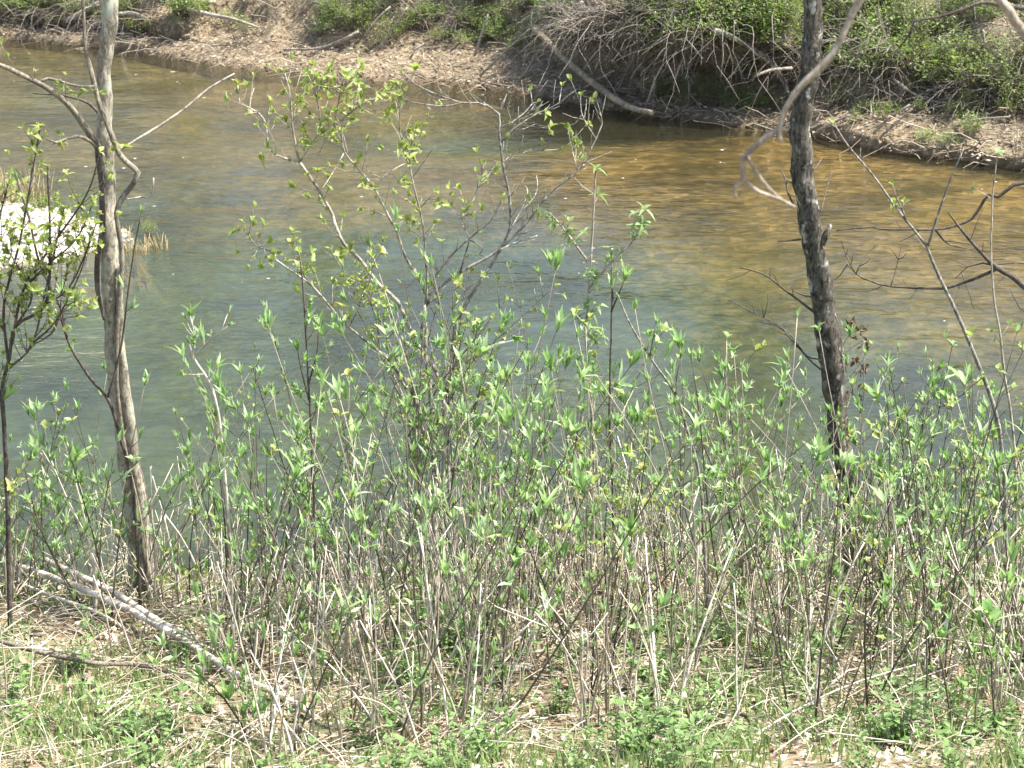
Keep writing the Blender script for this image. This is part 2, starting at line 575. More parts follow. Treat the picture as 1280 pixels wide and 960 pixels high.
def stone_mat(wet=False):
    m, nt, b = new_mat('wet_edged_gravel' if wet else 'pale_stone')
    oi = N(nt, 'ShaderNodeObjectInfo')
    ge = N(nt, 'ShaderNodeNewGeometry')
    ad = N(nt, 'ShaderNodeMath', operation='ADD')
    nt.links.new(oi.outputs['Random'], ad.inputs[0])
    nt.links.new(ge.outputs['Random Per Island'], ad.inputs[1])
    fr = N(nt, 'ShaderNodeMath', operation='FRACT')
    nt.links.new(ad.outputs[0], fr.inputs[0])
    r = ramp(nt, [(0, (0.22, 0.195, 0.155)), (0.35, (0.38, 0.35, 0.30)), (1, (0.48, 0.455, 0.41))], fr.outputs[0])
    n1 = N(nt, 'ShaderNodeTexNoise', i_Scale=30.0, i_Detail=4.0)
    nt.links.new(coords(nt), n1.inputs['Vector'])
    r2 = ramp(nt, [(0.3, (0.75, 0.74, 0.72)), (0.7, (1.1, 1.1, 1.1))], n1.outputs[0])
    cc = mixc(nt, 1.0, r.outputs[0], r2.outputs[0], 'MULTIPLY')
    if wet:
        # silt and algae coat the gravel at and below the waterline
        sp = N(nt, 'ShaderNodeSeparateXYZ')
        nt.links.new(ge.outputs['Position'], sp.inputs[0])
        mr = N(nt, 'ShaderNodeMapRange')
        mr.inputs['From Min'].default_value = 0.05
        mr.inputs['From Max'].default_value = 0.0
        nt.links.new(sp.outputs['Z'], mr.inputs['Value'])
        cc = mixc(nt, mr.outputs[0], cc, (0.075, 0.072, 0.036))
    nt.links.new(cc, b.inputs['Base Color'])
    b.inputs['Roughness'].default_value = 0.85
    return m


M['ground'] = ground_mat()
M['far'] = far_mat()
M['bed'] = bed_mat()
M['water'] = water_mat()
M['stone'] = stone_mat()
M['bar'] = stone_mat(True)

# ------------------------------------------------------------------ near bank
def hn(x, y):
    z = lin([-60, -6, 0, 3, 7, 8.5, 9.6, 10.4, 10.9, 11.4, 13.0], [6.5, 4.2, 3.4, 2.55, 1.13, 0.88, 0.72, 0.48, 0.10, -0.25, -1.3], y - 0.25 * math.sin(x * 0.7 + 0.5))
    z += 0.07 * noise.noise(Vector((x * 0.6, y * 0.6, 3.1))) + 0.03 * noise.noise(Vector((x * 2.7, y * 2.7, 1.0)))
    return z


def grid_mesh(name, xs, ys, f):
    mb = MB()
    for y in ys:
        for x in xs:
            mb.v.append((x, y, f(x, y)))
    nx = len(xs)
    for j in range(len(ys) - 1):
        for i in range(nx - 1):
            a = j * nx + i
            mb.f.append((a, a + 1, a + nx + 1, a + nx))
    return mb.mesh(name)


xs = list(np.concatenate([np.linspace(-120, -5, 24)[:-1], np.linspace(-5, 5, 126), np.linspace(5, 120, 24)[1:]]))
ys = list(np.concatenate([np.linspace(-60, 5, 14)[:-1], np.linspace(5, 13, 110)]))
ground = link('ground', grid_mesh('ground', xs, ys, hn), M['ground'])
tag(ground, 'near bank of leaf litter and short grass sloping to the river', 'ground', kind='structure')

# ------------------------------------------------------------------ far bank (with undercut)
WL = [(-900, 20), (-400, 40), (0, 50), (130, 60), (250, 80), (430, 101), (600, 109), (690, 127), (800, 143), (840, 150),
      (1000, 168), (1100, 189), (1280, 214), (1700, 245), (2300, 270)]
WLP = [onz(a, b) for a, b in WL]
wpx = [a for a, b in WL]
fx = [p.x for p in WLP]
fy = [p.y for p in WLP]
TAIL = [(8, 2.9), (15, 3.4), (40, 5.0), (120, 11), (400, 30)]
PROF = {
    'A': [(-.25, -.6), (0, -.03), (.12, .12), (.5, .2), (.8, .24), (.62, .5), (.9, .75), (2, 1.1), (4, 1.8)] + TAIL,
    'B': [(-.25, -.6), (0, -.03), (.3, .09), (.9, .22), (1.5, .34), (1.9, .62), (2.3, 1.0), (2.9, 1.5), (4.6, 2.2)] + TAIL,
    'C': [(-.25, -.6), (0, -.04), (.3, .08), (.9, .2), (1.5, .55), (1.1, .95), (.3, 1.2), (.8, 1.55), (3, 2.2)] + TAIL,
    'D': [(-.25, -.6), (0, -.03), (.08, .17), (.7, .30), (1.5, .42), (1.75, .62), (2.1, 1.0), (2.9, 1.5), (4.6, 2.1)] + TAIL,
}
PK = [(-900, 'A'), (210, 'A'), (280, 'B'), (660, 'B'), (760, 'C'), (975, 'C'), (1040, 'D'), (2300, 'D')]
x_by_px = lambda px: lin(wpx, fx, px)
pk_x = [x_by_px(a) for a, _ in PK]


def prof_at(x):
    for i in range(len(PK) - 1):
        if x <= pk_x[i + 1] or i == len(PK) - 2:
            t = (x - pk_x[i]) / max(1e-6, pk_x[i + 1] - pk_x[i])
            t = min(1, max(0, t))
            t = t * t * (3 - 2 * t)
            a, b = PROF[PK[i][1]], PROF[PK[i + 1][1]]
            return [(p[0] * (1 - t) + q[0] * t, p[1] * (1 - t) + q[1] * t) for p, q in zip(a, b)]


SUB = [4, 4, 6, 6, 6, 6, 6, 6, 8, 5, 6, 4, 4]
bank_x = list(np.concatenate([np.linspace(-90, -15, 16)[:-1], np.linspace(-15, 9.5, 270), np.linspace(9.5, 90, 18)[1:]]))
bank = []
for x in bank_x:
    P = prof_at(x)
    y0 = float(np.interp(x, fx, fy)) + 0.22 * noise.noise(Vector((x * 0.9, 0, 0))) + 0.16 * noise.noise(Vector((x * 3.1, 4, 0))) + 0.09 * noise.noise(Vector((x * 9.1, 4, 0)))
    row = []
    for k in range(len(P) - 1):
        for q in range(SUB[k]):
            t = q / SUB[k]
            s = P[k][0] * (1 - t) + P[k + 1][0] * t
            z = P[k][1] * (1 - t) + P[k + 1][1] * t
            v = Vector((x, y0 + s, z))
            if k >= 1:
                am = min(1.0, max(0.0, z * 3)) * (0.22 if k < 9 else 0.5)
                v += Vector((0, noise.noise(v * 1.1) * am, noise.noise(v * 1.1 + Vector((9, 0, 0))) * am * 0.7))
                v += Vector((0, noise.noise(v * 4.5), noise.noise(v * 4.5 + Vector((3, 0, 0))))) * (0.22 * am)
            row.append(v)
    row.append(Vector((x, y0 + P[-1][0], P[-1][1])))
    bank.append(row)
mb = MB()
nt_ = len(bank[0])
for r in bank:
    mb.v += r
for i in range(len(bank) - 1):
    for j in range(nt_ - 1):
        a = i * nt_ + j
        mb.f.append((a, a + nt_, a + nt_ + 1, a + 1))
far = link('far_bank', mb.mesh('far_bank'), M['far'])
tag(far, 'far river bank of leaf litter and bare soil rising to a plateau', 'river bank', kind='structure')
KJ = [0]
for q in SUB:
    KJ.append(KJ[-1] + q)


def bankpt(px, k):
    """a point on the far bank above picture column px; k counts profile points"""
    x = x_by_px(px)
    i = int(np.clip(np.searchsorted(bank_x, x), 1, len(bank_x) - 1))
    ki = int(min(k, len(SUB) - 1))
    j = min(nt_ - 1, KJ[ki] + int((k - ki) * SUB[ki]))
    return bank[i][j].copy()


# ------------------------------------------------------------------ riverbed and water
DARK_HOLLOWS = [(onz(660, 142), 2.6, 1.6, .45), (onz(450, 142), 3.0, 2.0, .4), (onz(90, 92), 3.0, 1.8, .3)]  # deep spots; their darker bed also stands in for the dark bank's reflection


def hb(x, y):
    yf = float(np.interp(x, fx, fy))
    t = (y - 11.0) / max(1.0, yf - 11.0)
    # depth: pool under the near bank, shallows at the far right and upstream riffle
    d = lin([-.2, 0, .08, .25, .45, .65, .9, 1.0, 1.2], [-.5, -.5, -1.3, -1.2, -.8, -.5, -.34, -.22, -.2], t)
    fx_ = lin([-9, -3, 0, 2.5, 5], [1.35, 1.6, 1.45, 1.0, .9], x - .12 * (y - 20)) * lin([.5, .75], [1.35, 1.0], t)
    d *= fx_ + (1.35 - fx_) * lin([.2, .5], [1, 0], t)
    d *= 1.0 + 0.3 * noise.noise(Vector((x * 0.25, y * 0.25, 0)))
    for q, sx, sy, am in DARK_HOLLOWS:
        d -= am * math.exp(-((x - q.x) / sx) ** 2 - ((y - q.y) / sy) ** 2)
    d += 0.05 * noise.noise(Vector((x * 1.4, y * 1.4, 2)))
    e = ((x + 9.0) / 4.85) ** 2 + ((y - 21.0) / 2.0) ** 2
    e += 0.25 * noise.noise(Vector((x * 0.9, y * 0.9, 7)))
    return max(min(d * .42, -0.06), min(-.06, 5.0 * (1 - e) - .06))


xs = list(np.concatenate([np.linspace(-90, -16, 12)[:-1], np.linspace(-16, 12, 140), np.linspace(12, 90, 12)[1:]]))
ys = list(np.linspace(10, 60, 170))
bed = link('river_bed', grid_mesh('river_bed', xs, ys, hb), M['bed'])
tag(bed, 'brown gravel river bed under shallow water', 'river bed', kind='structure')
mb = MB()
mb.quad((-90, 9.8, 0), (90, 9.8, 0), (90, 62, 0), (-90, 62, 0))
water = link('river_water', mb.mesh('river_water', False), M['water'])
tag(water, 'rippled brown and green river water between the banks', 'river', kind='structure')

# ------------------------------------------------------------------ gravel bar
def hg(x, y):
    e = ((x + 9.0) / 4.85) ** 2 + ((y - 21.0) / 2.0) ** 2
    e += 0.25 * noise.noise(Vector((x * 0.9, y * 0.9, 7)))
    z = 0.42 * (1 - e) + 0.03 * noise.noise(Vector((x * 5, y * 5, 7))) - 0.02
    return z if z > -.03 else -.03 + (z + .03) * 40


xs = list(np.linspace(-16, -3.0, 130))
ys = list(np.linspace(18, 24, 70))
gbar = link('gravel_bar', grid_mesh('gravel_bar', xs, ys, hg), M['bar'])
tag(gbar, 'bar of bleached white gravel reaching into the river', 'gravel bar', kind='structure')


def rock_mesh(name, seed):
    import bmesh
    bm = bmesh.new()
    bmesh.ops.create_icosphere(bm, subdivisions=1, radius=1.0)
    sc = Vector((1.0, U(0.65, 1.0), U(0.45, 0.75)))
    for v in bm.verts:
        v.co *= 1 + 0.35 * noise.noise(v.co * 1.3 + Vector((seed * 7.3, 0, 0)))
        v.co = Vector((v.co.x * sc.x, v.co.y * sc.y, v.co.z * sc.z))
    me = bpy.data.meshes.new(name)
    bm.to_mesh(me)
    bm.free()
    me.materials.append(M['stone'])
    return me


rocks = [rock_mesh('stone', i) for i in range(6)]
rv = [([tuple(v.co) for v in r.vertices], [tuple(p.vertices) for p in r.polygons]) for r in rocks]
cnt = 0
small = MB()
while cnt < 280:
    x, y = U(-6.3, -3.6), U(18.8, 23.2)
    z = hg(x, y)
    if z < 0.0:
        continue
    o = link('stone', rocks[cnt % 6], None, gbar)
    s_ = 0.022 + 0.05 * rnd.random() ** 2
    o.location = (x, y, z + s_ * 0.15)
    o.rotation_euler = (U(-.3, .3), U(-.3, .3), U(0, 6.28))
    o.scale = (s_, s_, s_)
    cnt += 1
k = 0
while k < 4200:
    x, y = (U(-12, -3.4), U(18.6, 23.4))
    z = hg(x, y)
    if z < -0.02:
        continue
    k += 1
    vv, ff = rv[k % 6]
    s_ = U(0.012, 0.035)
    an = U(0, 6.28)
    ca, sa = math.cos(an), math.sin(an)
    n0 = len(small.v)
    small.v += [(x + s_ * (a * ca - b * sa), y + s_ * (a * sa + b * ca), z + s_ * (c + .1)) for a, b, c in vv]
    small.f += [tuple(n0 + q for q in f) for f in ff]
tag(link('gravel', small.mesh('gravel', False), M['stone'], gbar), kind='stuff')

# ------------------------------------------------------------------ leaf cluster meshes
def tuft_mesh(name, n, L, W, mat, spread=0.55, droop=0.1, seg=3):
    mb = MB()
    for i in range(n):
        az = i * 2.4 + U(-.4, .4)
        sp = spread * U(0.35, 1.25)
        d = Vector((math.cos(az) * math.sin(sp), math.sin(az) * math.sin(sp), math.cos(sp)))
        nr = Vector((-math.cos(az) * math.cos(sp), -math.sin(az) * math.cos(sp), math.sin(sp)))
        l = L * U(0.6, 1.1)
        mb.leaf(Vector((0, 0, U(0, 0.012))), d, nr, l, W * U(.75, 1.2), 0.5, droop * U(0.3, 2.2), seg)
    me = mb.mesh(name)
    me.materials.append(mat)
    return me


TUFT = [tuft_mesh('leaf_tuft', n, L, W, M['leaf_tuft'], sp, dr) for n, L, W, sp, dr in
        [(6, .075, .017, .22, .03), (7, .088, .017, .28, .06), (5, .062, .019, .32, .08), (8, .08, .016, .38, .12), (4, .055, .015, .18, .02), (7, .098, .018, .30, .08), (3, .05, .016, .5, .2), (9, .07, .014, .27, .05), (2, .045, .014, .25, .05), (4, .055, .026, .8, .3), (5, .11, .02, .35, .25)]]
ROUND = [tuft_mesh('leaf_sprig', n, L, W, M['leaf_round'], sp, dr) for n, L, W, sp, dr in
         [(3, .045, .027, .6, .2), (4, .048, .026, .95, .3), (5, .042, .024, .8, .35), (3, .036, .024, .5, .1), (2, .04, .025, .7, .3), (4, .038, .020, .4, .1)]]
PALE = [tuft_mesh('leaf_sprig', n, L, W, M['leaf_pale'], sp, dr) for n, L, W, sp, dr in
        [(4, .065, .022, 1.5, .7), (5, .06, .022, 1.3, .6), (3, .05, .02, .7, .2)]]
BROWN = [tuft_mesh('leaf_sprig', n, .035, .018, M['leaf_brown'], 1.3, .3) for n in (4, 5, 6)]
zaxis = Vector((0, 0, 1))


def put_cluster(parent, pool, pos, d, scale=1.0, name='leaf_cluster'):
    me = pool[rnd.randrange(len(pool))]
    o = bpy.data.objects.new(name, me)
    COL.objects.link(o)
    o.parent = parent
    q = zaxis.rotation_difference(d.normalized()) @ Quaternion(zaxis, U(0, 6.28))
    o.rotation_mode = 'QUATERNION'
    o.rotation_quaternion = q
    o.location = pos - d.normalized() * 0.004
    s_ = scale * U(0.75, 1.2)
    o.scale = (s_, s_, s_)
    return o


def branch_part(parent, name, pts, rad, mat, sides=6, step=0.05, wob=0.0, org=None, jit=0.0):
    org = org or Vector((0, 0, 0))
    P, R = smooth_path(pts, rad, step)
    if jit:
        P = [p + Vector((noise.noise(p * 7), noise.noise(p * 7 + Vector((5, 5, 5))), noise.noise(p * 7 + Vector((9, 1, 2))))) * jit for p in P]
    mb = MB()
    mb.tube([p - org for p in P], R, sides, wob)
    return link(name, mb.mesh(name), mat, parent), P


def trace(pts, Y, dY=0.0):
    n = len(pts)
    return [at(p[0], p[1], Y + dY * i / max(1, n - 1)) for i, p in enumerate(pts)]


PXM = 1 / FPX     # metres per pixel at one metre


def wpx_r(wpx, Y):
    """radius in metres of something w pixels wide at ground distance Y (slant about 1.06)"""
    return 0.5 * wpx * PXM * Y * 1.05


def twiglets(parent, P, n, mat, L=(0.08, 0.22), org=None, pool=None, leafy=0.0, r=0.0022, up=0.5, scale=1.0, t0=0.15):
    org = org or Vector((0, 0, 0))
    for _ in range(n):
        i = rnd.randrange(max(1, int(len(P) * t0)), len(P) - 1)
        p = P[i]
        t = (P[i + 1] - P[i - 1]).normalized()
        side = t.cross(Vector((U(-1, 1), U(-1, 1), U(-1, 1)))).normalized()
        d = (t * U(0.3, 0.8) + side * U(0.5, 1.0) + zaxis * up * U(0, 1)).normalized()
        l = U(*L)
        e1 = p + d * l * 0.5 + Vector((U(-1, 1), U(-1, 1), U(-1, 1))) * 0.1 * l
        e2 = e1 + (d + zaxis * 0.35 * up).normalized() * l * 0.5 + Vector((U(-1, 1), U(-1, 1), U(-1, 1))) * 0.08 * l
        mb = MB()
        mb.tube([p - org, e1 - org, e2 - org], [r, r * .8, r * .5], 4)
        link('twig', mb.mesh('twig'), mat, parent)
        if pool and rnd.random() < leafy:
            put_cluster(parent, pool, e2 - org, (e2 - e1), scale)
        if pool and rnd.random() < leafy * 0.5:
            put_cluster(parent, pool, e1 - org, d + side * 0.5, scale * .8)


# ------------------------------------------------------------------ the two trees
def tree_trunk(name, label, spec, Y, topz_pts, mat, sides=16):
    pts = [at(px, py, Y) for px, py, w_ in spec]
    rad = [wpx_r(w_ * .87, Y) for px, py, w_ in spec]
    b = pts[-1]
    g = hn(b.x, b.y)
    base = Vector((b.x + .01, b.y, g - 0.15))
    pts = topz_pts(pts[0]) + pts + [base + zaxis * .22, base]
    rad = [rad[0] * 0.55, rad[0] * .8] + rad + [rad[-1] * 1.2, rad[-1] * 1.8]
    root = thing(name, (base.x, base.y, g), label, 'tree')
    org = Vector((base.x, base.y, g))
    o, P = branch_part(root, 'trunk', pts, rad, mat, sides, 0.03, 0.30, org, 0.012)
    return root, org, P


def crown(root, org, start, n, spread, h, mat, pool, seed):
    """limbs and sparse young leaves above the trunk"""
    mbl = MB()
    tips = []
    for i in range(n):
        az = 2.4 * i + seed
        p = start - zaxis * (0.5 * i / n) - org
        d = Vector((math.cos(az) * spread, math.sin(az) * spread, 1.0)).normalized()
        pts, r = [p], [0.022]
        for k in range(7):
            d = (d + Vector((U(-.25, .25), U(-.25, .25), U(-.1, .2)))).normalized()
            p = p + d * h / 7
            pts.append(p)
            r.append(0.022 * (1 - (k + 1) / 8))
            if k > 0:
                for _ in range(3):
                    dd = (d + Vector((U(-1, 1), U(-1, 1), U(-.4, .7)))).normalized()
                    e = p + dd * U(.25, .7)
                    mbl.tube([p, p.lerp(e, .5) + Vector((0, 0, .03)), e], [.006, .004, .002], 4)
                    tips.append((p.lerp(e, U(.4, .8)), dd))
                    tips.append((e, dd))
        mbl.tube(pts, r, 6)
    link('limbs', mbl.mesh('limbs'), mat, root)
    ml = MB()
    for p, d in tips:
        for _ in range(4):
            dd = (d + Vector((U(-1, 1), U(-1, 1), U(-1, 1)))).normalized()
            ml.leaf(p, dd, Vector((U(-1, 1), U(-1, 1), 1)), U(.03, .06), U(.015, .025), .3, .2, 2)
    tag(link('crown', ml.mesh('crown'), M['leaf_round'], root), kind='stuff')


LSPEC = [(138, 0, 23), (134, 50, 21), (131, 110, 20), (132, 160, 21), (133, 200, 24), (135, 250, 23), (136, 300, 23), (136, 350, 24), (139, 400, 23), (143, 460, 25), (148, 500, 27),
         (156, 560, 27), (167, 620, 28), (173, 680, 30), (175, 735, 32)]
YL = 9.7
ltree, lorg, LP = tree_trunk('tree', 'grey barked slim tree with a woody vine climbing its trunk', LSPEC, YL,
                             lambda p: [p + Vector((.14, .1, 1.6)), p + Vector((.06, .03, .8))], M['bark_grey'])
crown(ltree, lorg, at(138, 0, YL) + Vector((.14, .1, 1.5)), 6, .7, 2.0, M['bark_grey'], ROUND, .4)
# second stem fused along the right side of the trunk, with the dark cleft between
o, P = branch_part(ltree, 'trunk_rib', trace([(150, 330), (150, 400), (153, 450), (158, 500), (165, 560), (176, 620), (181, 680), (184, 735)], YL - .035),
                   [wpx_r(v, YL) for v in (5, 9, 11, 14, 15, 16, 17, 19)], M['bark_grey'], 10, .03, .2, lorg, .008)
# arching limb to the left
o, P = branch_part(ltree, 'limb', trace([(125, 186), (116, 173), (105, 156), (92, 138), (75, 122), (50, 105), (20, 90), (0, 81), (-45, 70), (-110, 50)], YL - .03, -.35),
                   [wpx_r(v, YL) for v in (9, 9, 8, 7, 7, 6, 6, 5, 4, 3)], M['vine'], 7, .03, .1, lorg, .006)
twiglets(o, P, 5, M['vine'], (.06, .16), lorg, ROUND, .7)
o, P = branch_part(ltree, 'limb', trace([(48, 103), (60, 98), (82, 104), (100, 108), (117, 108)], YL - .2, .1), [wpx_r(v, YL) for v in (4.5, 4, 3.5, 3, 2)], M['vine'], 6, .03, 0, lorg, .003)
twiglets(o, P, 4, M['vine'], (.04, .09), lorg, ROUND, .9)
o, P = branch_part(ltree, 'limb', trace([(124, 186), (112, 176), (98, 170), (85, 173), (70, 178), (58, 174)], YL - .05, -.2), [wpx_r(v, YL) for v in (5, 4.5, 4, 3.5, 3, 2)], M['vine'], 6, .03, 0, lorg, .004)
twiglets(o, P, 3, M['vine'], (.04, .1), lorg, ROUND, .9)
o, P = branch_part(ltree, 'limb', trace([(124, 142), (112, 130), (98, 124), (80, 120), (60, 118), (42, 117)], YL + .05, .25), [wpx_r(v, YL) for v in (4, 3.5, 3, 3, 2, 1.5)], M['vine_dark'], 5, .03, 0, lorg, .004)
twiglets(o, P, 4, M['vine_dark'], (.05, .12), lorg)
# dark vine stem hugging the left side
branch_part(ltree, 'vine_stem', trace([(120, 178), (124, 200), (128, 240), (128, 280), (124, 310), (121, 340), (122, 362), (127, 385), (130, 400)], YL - .05),
            [wpx_r(v, YL) for v in (5, 7, 8, 8, 8, 8, 7, 5, 3)], M['vine_dark'], 7, .03, .15, lorg, .004)

vroot = thing('woody_vine', (lorg.x + .05, lorg.y - .08, lorg.z), 'looping grey woody vine hanging against the slim grey tree', 'vine')
vorg = Vector(vroot.location)
vp = trace([(103, -60), (103, 0), (105, 35), (108, 65), (113, 85), (118, 108), (126, 136), (139, 168), (152, 196), (172, 216), (168, 228), (152, 250), (146, 266), (149, 290), (153, 320), (150, 360),
            (147, 400), (146, 450), (147, 490), (154, 550), (168, 620), (180, 690), (186, 740)], YL - .075)
vp.append(Vector((vp[-1].x, vp[-1].y, hn(vp[-1].x, vp[-1].y) - .05)))
o, P = branch_part(vroot, 'stem', vp, [wpx_r(v, YL) for v in (4, 4, 4.5, 5, 6, 6, 6.5, 7, 7, 7.5, 7, 7, 7, 6, 6, 6, 5, 5, 5, 5, 6, 6, 6, 7)], M['vine'], 7, .03, .12, vorg, .004)
branch_part(vroot, 'bare_twig', trace([(147, 190), (170, 175), (200, 157), (232, 135), (262, 110), (293, 92)], YL - .08, .3), [wpx_r(v, YL) for v in (3, 3.3, 3.5, 3.3, 3, 2)], M['pale_limb'], 6, .05, 0, vorg)
branch_part(vroot, 'tendril', trace([(176, 246), (186, 247), (191, 238), (192, 222)], YL - .1), [wpx_r(v, YL) for v in (2, 2, 2, 1.5)], M['pale_limb'], 5, .03, 0, vorg)
branch_part(vroot, 'tendril', trace([(152, 248), (160, 249), (176, 246)], YL - .08), [wpx_r(v, YL) for v in (2, 2, 2)], M['pale_limb'], 5, .03, 0, vorg)

RSPEC = [(1016, 0, 25), (1017, 45, 24), (1012, 90, 27), (1005, 130, 30), (1002, 170, 31), (1004, 220, 29), (1012, 280, 29), (1021, 330, 32), (1030, 390, 31), (1039, 440, 36), (1043, 490, 34),
         (1048, 540, 32), (1056, 590, 30), (1066, 650, 33), (1073, 715, 40)]
YR = 10.0
rtree, rorg, RP = tree_trunk('tree', 'dark leaning tree with lichen patched bark among the shrubs', RSPEC, YR,
                             lambda p: [p + Vector((.1, .1, 1.7)), p + Vector((.05, .05, .8))], M['bark_dark'])
crown(rtree, rorg, at(1016, 0, YR) + Vector((.1, .1, 1.6)), 6, .7, 2.0, M['bark_dark'], ROUND, 1.9)
branch_part(rtree, 'limb_stub', trace([(1026, 305), (1033, 293), (1038, 280)], YR - .03), [wpx_r(v, YR) for v in (11, 9, 5)], M['bark_dark'], 8, .03, .2, rorg)
for pts, w0 in [([(1018, 390), (1005, 380), (985, 365), (962, 347), (945, 340), (925, 335)], 3.5), ([(1016, 371), (1003, 369), (990, 362)], 2.5),
                ([(992, 256), (985, 240), (981, 222), (975, 211)], 3), ([(992, 229), (985, 226), (980, 220)], 2.5), ([(1000, 299), (985, 301), (972, 301)], 2.5),
                ([(1016, 214), (1024, 203), (1027, 197)], 2.5), ([(1026, 265), (1032, 240), (1040, 214)], 2),
                ([(1026, 462), (1010, 448), (990, 425), (975, 410), (950, 402)], 2.5), ([(1030, 450), (1008, 445), (990, 420), (960, 400), (910, 375)], 2.2)]:
    o, P = branch_part(rtree, 'limb', trace(pts, YR, .2), [wpx_r(w0 * (1 - .6 * i / len(pts)), YR) for i in range(len(pts))], M['vine_dark'], 5, .03, 0, rorg, .004)
    if len(pts) > 4:
        twiglets(o, P, 5, M['vine_dark'], (.06, .2), rorg)
for _ in range(26):
    put_cluster(rtree, BROWN, at(U(1055, 1085), U(400, 500), YR + U(-.1, .2)) - rorg, Vector((U(-1, 1), U(-1, 1), .3)), 1.0)
for q in range(5):
    pts = [(1048, 505 - 15 * q), (1062, 490 - 18 * q), (1075 + 3 * q, 465 - 14 * q), (1086, 445 - 10 * q)]
    branch_part(rtree, 'twig', trace(pts, YR, .1), [.004, .003, .0025, .0015], M['vine_dark'], 4, .04, 0, rorg, .003)

# ------------------------------------------------------------------ tall central shrub
YC = 9.2
cb = at(545, 838, 8.3)
cz = hn(at(545, 800, 8.8).x, 8.8)
corg = Vector((at(545, 790, 8.8).x, 8.8, cz))
cshrub = thing('shrub', corg, 'tall many branched shrub with pale grey limbs and yellow green leaves', 'shrub')


def climb(root, org, mat, pts, w0, w1, Y, dY=0, name='branch', tw=0, pool=None, leafy=0, L=(.06, .18), scale=1.0, t0=.15, jit=.004, tmat=None):
    n = len(pts)
    o, P = branch_part(root, name, trace(pts, Y, dY), [wpx_r(.72 * (w0 + (w1 - w0) * i / (n - 1)), Y) for i in range(n)], mat, 7, .04, .08, org, jit)
    if tw:
        twiglets(o, P, tw, tmat or mat, L, org, pool, leafy, .002, .5, scale, t0)
    if pool and leafy > 0:
        put_cluster(o, pool, P[-1] - org, P[-1] - P[-2], scale)
    return P


C_ = lambda pts, w0, w1, dY=0, tw=0, leafy=0.0, mat='pale_limb', L=(.05, .15), t0=.15: climb(cshrub, corg, M[mat], pts, w0, w1, YC, dY, 'branch', int(tw * 2.4), ROUND if leafy else None, leafy, L, 1.12, t0, .005)
# trunks
base_px = [(547, 800), (545, 740)]
for pts, w0, w1, mat in [([(541, 822), (545, 740), (543, 640), (540, 560), (538, 500), (533, 430), (530, 382)], 12, 8, 'pale_limb'),
                         ([(552, 822), (556, 720), (552, 620), (556, 540), (551, 475), (546, 464)], 10, 8, 'pale_limb'),
                         ([(534, 822), (526, 720), (528, 640), (522, 560), (512, 500), (492, 457)], 9, 6, 'pale_limb'),
                         ([(560, 822), (566, 700), (560, 600), (563, 500), (566, 440), (570, 400)], 8, 6, 'grey_limb')]:
    n = len(pts)
    PP = [at(p[0], p[1], lin([380, 822], [YC, 8.8], p[1])) for p in pts]
    PP[0].z = hn(PP[0].x, PP[0].y) - .08
    branch_part(cshrub, 'stem', PP, [wpx_r(.62 * w0 + (.5 * w1 - .62 * w0) * i / (n - 1), YC) for i in range(n)], M[mat], 8, .05, .2, corg, .014)
C_([(547, 465), (525, 435), (510, 405), (497, 377), (475, 357), (450, 325), (430, 305), (417, 277), (416, 269), (399, 238), (375, 203)], 8, 5, .25, 8, .75, t0=.3)
C_([(375, 203), (347, 195), (334, 179), (333, 157), (323, 140), (300, 128), (297, 106)], 4.5, 1.8, .2, 7, .45)
C_([(375, 203), (370, 184), (365, 153), (362, 114), (356, 92)], 5, 2, .0, 8, .8)
C_([(345, 147), (352, 152), (359, 156)], 2, 1.5, .15)
C_([(323, 140), (312, 135), (318, 110)], 2, 1.5, .15)
C_([(525, 352), (507, 322), (495, 287), (490, 278), (469, 238), (445, 208), (430, 190), (427, 158), (441, 136), (470, 120)], 5.5, 2, -.3, 10, .75, t0=.3)
C_([(430, 190), (413, 221), (403, 236)], 2.5, 1.5, -.2)
C_([(427, 158), (422, 130), (432, 90)], 2.5, 1.5, -.25, 9, .95)
C_([(399, 190), (412, 165), (440, 140), (455, 128)], 2.5, 1.5, -.1, 5, .9)
C_([(375, 203), (386, 185), (400, 160), (395, 120), (385, 95)], 3, 1.5, -.15, 9, .95)
C_([(532, 382), (534, 350), (532, 325), (530, 292), (524, 260), (515, 223), (512, 192), (513, 168)], 5, 2, -.15, 10, .85, t0=.25)
C_([(514, 215), (504, 188), (500, 164), (499, 142), (505, 115)], 3, 1.5, -.2, 8, .9)
C_([(515, 223), (528, 205), (544, 182)], 2, 1.2, -.1)
C_([(524, 262), (534, 250), (542, 240)], 2, 1.2, -.1, 2, .9)
C_([(505, 205), (487, 215), (472, 232)], 2, 1.2, -.1, 2, .9)
C_([(535, 560), (515, 490), (492, 457), (475, 440), (436, 409), (410, 380), (387, 355), (345, 324)], 6, 3, -.35, 5, .7, t0=.5)
C_([(345, 324), (335, 312), (318, 305), (307, 288)], 2.5, 1.5, -.35, 6, 1.0)
C_([(387, 355), (372, 330), (374, 312)], 2.5, 1.5, -.35, 4, .9)
C_([(436, 409), (449, 383), (462, 350), (465, 320)], 3, 1.5, -.3, 5, .8)
C_([(475, 440), (470, 400), (455, 360), (432, 345), (425, 320)], 3, 1.5, -.4, 7, .8)
